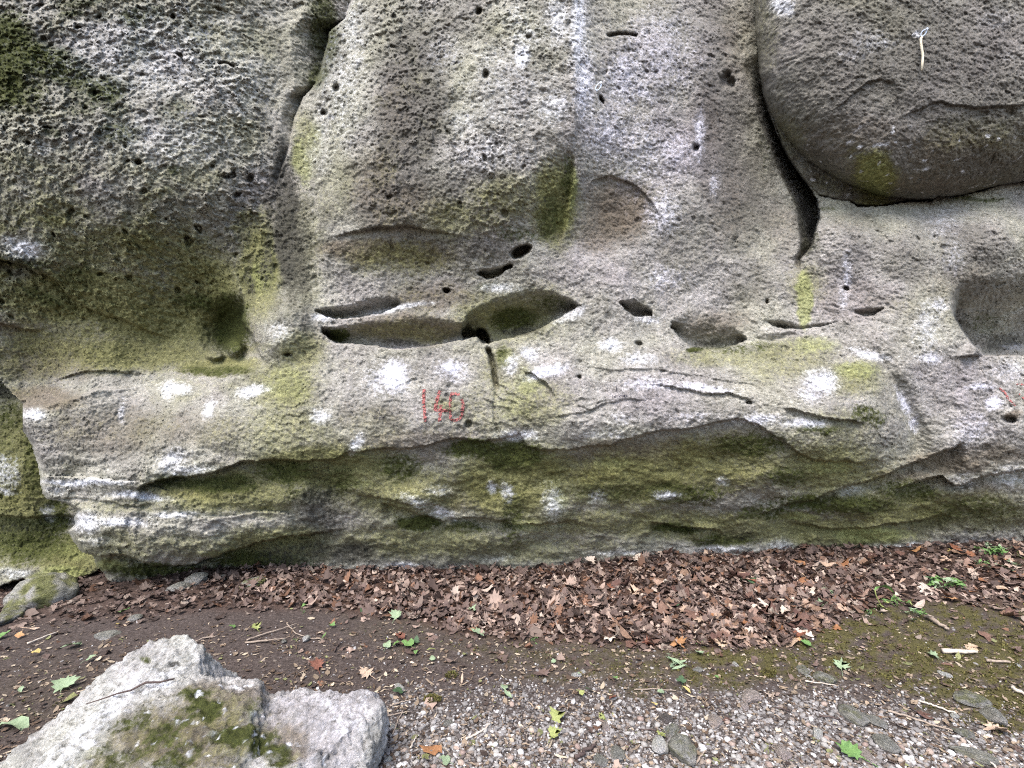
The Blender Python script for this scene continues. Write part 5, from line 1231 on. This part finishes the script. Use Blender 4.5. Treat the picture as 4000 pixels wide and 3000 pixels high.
weed(1518, 1394, 22, 18, 4, 'herb', ['mid', 'yel'], "tiny green seedling at the moss edge of the litter", "weed", 7)
weed(2205, 1205, 30, 12, 5, 'fern', ['yel', 'mid'], "thin light green sprig at the frame's edge", "fern", 8)
weed(655, 1325, 14, 10, 3, 'herb', ['mid'], "tiny sprout beside the red-stalked leaf", "weed", 9)
weed(1150, 1385, 30, 12, 5, 'herb', ['mid', 'dark'], "low green sprout under the litter's lower edge", "weed", 10)

root = empty("grass_blade", tuple(ground_hit(1907, 1314))); s_ = root.location.y / F
cv = [(1907, 1312), (1897, 1298), (1890, 1284), (1887, 1273), (1892, 1265), (1904, 1262), (1915, 1266), (1923, 1275)]
pts_ = [Vector(((a - 1907) * s_, -.03 * i / 7, (1314 - b) * s_)) for i, (a, b) in enumerate(cv)]
tag(root, "single tall green blade arching over beside the weeds", "plant")
tube("stem", pts_[:4], .004, GREEN['yel'], root, 5)
wd = [.007, .016, .020, .016, .003]
vs, fs = [], []
for i, p in enumerate(pts_[3:]):
    d_ = Vector((.35, -.6, .3)) if i < 2 else Vector((.1, -.7, .6))
    d_.normalize(); vs += [p - d_ * wd[i], p + Vector((.003, .004, -.004)), p + d_ * wd[i]]
for i in range(4):
    for k in range(2):
        fs.append((i * 3 + k, i * 3 + k + 1, i * 3 + k + 4, i * 3 + k + 3))
link("blade", mesh_np("blade", np.array([tuple(p) for p in vs]), np.array(fs)), GREEN['mid'], root)

# dried grass
P = ground_hit(1469, 1442); s_ = P[1] / F
root = empty("dried_grass", tuple(P)); tag(root, "flattened tuft of grey-green dried grass on the moss", "plant")
r = np.random.default_rng(77)
for i in range(12):
    a = r.uniform(-.9, .5); L = r.uniform(14, 34) * s_
    p0 = Vector((r.normal(-8, 6) * s_, r.normal(.02, .02), .012 + r.uniform(0, .02)))
    o = link("blade", mesh_np("blade", *leaf_shape('narrow', int(r.integers(1e6)))), GREEN['pale'], root)
    o.scale = (L, L, L * .5); o.location = p0; o.rotation_euler = (r.normal(.2, .2), r.normal(0, .3), r.uniform(.3, 2.4))

# ------------------------------------------------------------------ moss on the ground
def tuft_base(seed):
    r = np.random.default_rng(seed); vs, fs = [], []
    for i in range(6):
        a = r.uniform(0, 6.28); l = r.uniform(.5, 1.0); w = .16
        b = np.array([math.cos(a) * .25, math.sin(a) * .25, 0]); t = np.array([math.cos(a) * l * .7, math.sin(a) * l * .7, l * .8])
        n_ = np.array([-math.sin(a), math.cos(a), 0]) * w
        k = len(vs); vs += [b - n_, b + n_, (b + t) / 2 + n_ * 1.1 + [0, 0, .12], t]; fs += [(k, k + 1, k + 2), (k, k + 2, k + 3)]
    return np.array(vs), np.array(fs)
tufts = [tuft_base(400 + i) for i in range(5)]
u, v, x, y, z = scatter(60000, lambda a, b: np.clip(moss_d(a, b) * 1.1 - .12, 0, 1) * (1 - .7 * litter_d(a, b)))
ex = [(934, 1514, 20, 10, 160), (975, 1462, 14, 7, 80), (1661, 1458, 16, 10, 160), (735, 1555, 10, 6, 0), (828, 1590, 8, 22, 60)]
for (cx, cy, rx, ry, k) in ex:
    if not k: continue
    for _ in range(k):
        a, q = rng.uniform(0, 6.28), math.sqrt(rng.random())
        P = ground_hit(cx + rx * q * math.cos(a), cy + ry * q * math.sin(a))
        x = np.append(x, P[0]); y = np.append(y, P[1]); z = np.append(z, P[2] + .02 * (1 - q))
n = len(x)
sz = rng.uniform(.006, .015, n)
tc_ = np.array([(.082, .073, .023), (.12, .108, .034), (.05, .046, .017), (.095, .096, .026)])[rng.integers(0, 4, n)] * rng.uniform(.7, 1.3, (n, 1))
instances("moss", tufts, rng.integers(0, 5, n), np.stack([x, y, z + .006], -1), sz, rng.uniform(0, 6.3, n), rng.normal(0, .15, (n, 2)), M_LIT, tc_)
tag(bpy.data.objects["moss"], "olive moss covering the ground between litter and gravel", "moss", None, "stuff")

# small dry debris on the soil: chips, needles, seed husks
u, v, x, y, z = scatter(24000, lambda a, b: np.clip(.7 * sm(1300, 1400, b) * (1 - litter_d(a, b)), 0, 1) * (1 - .3 * gravel_d(a, b)))
n = len(u)
chip = [leaf_shape('narrow', 500), leaf_shape('narrow', 501), leaf_shape('frag', 502), leaf_shape('oval', 503)]
sz = np.clip(np.exp(rng.normal(math.log(.020), .45, n)), .008, .05)
tcs = np.array([(.10, .07, .05), (.24, .19, .14), (.40, .34, .26), (.055, .04, .034), (.16, .17, .08)])[rng.choice(5, n, p=[.34, .28, .14, .18, .06])] * rng.uniform(.7, 1.25, (n, 1))
instances("woodland_debris", chip, rng.integers(0, 4, n), np.stack([x, y, z + .007], -1), sz, rng.uniform(0, 6.3, n), rng.normal(0, .18, (n, 2)), M_LIT, tcs)
tag(bpy.data.objects["woodland_debris"], "scattered husks, chips and leaf crumbs on the trodden soil", "debris", None, "stuff")
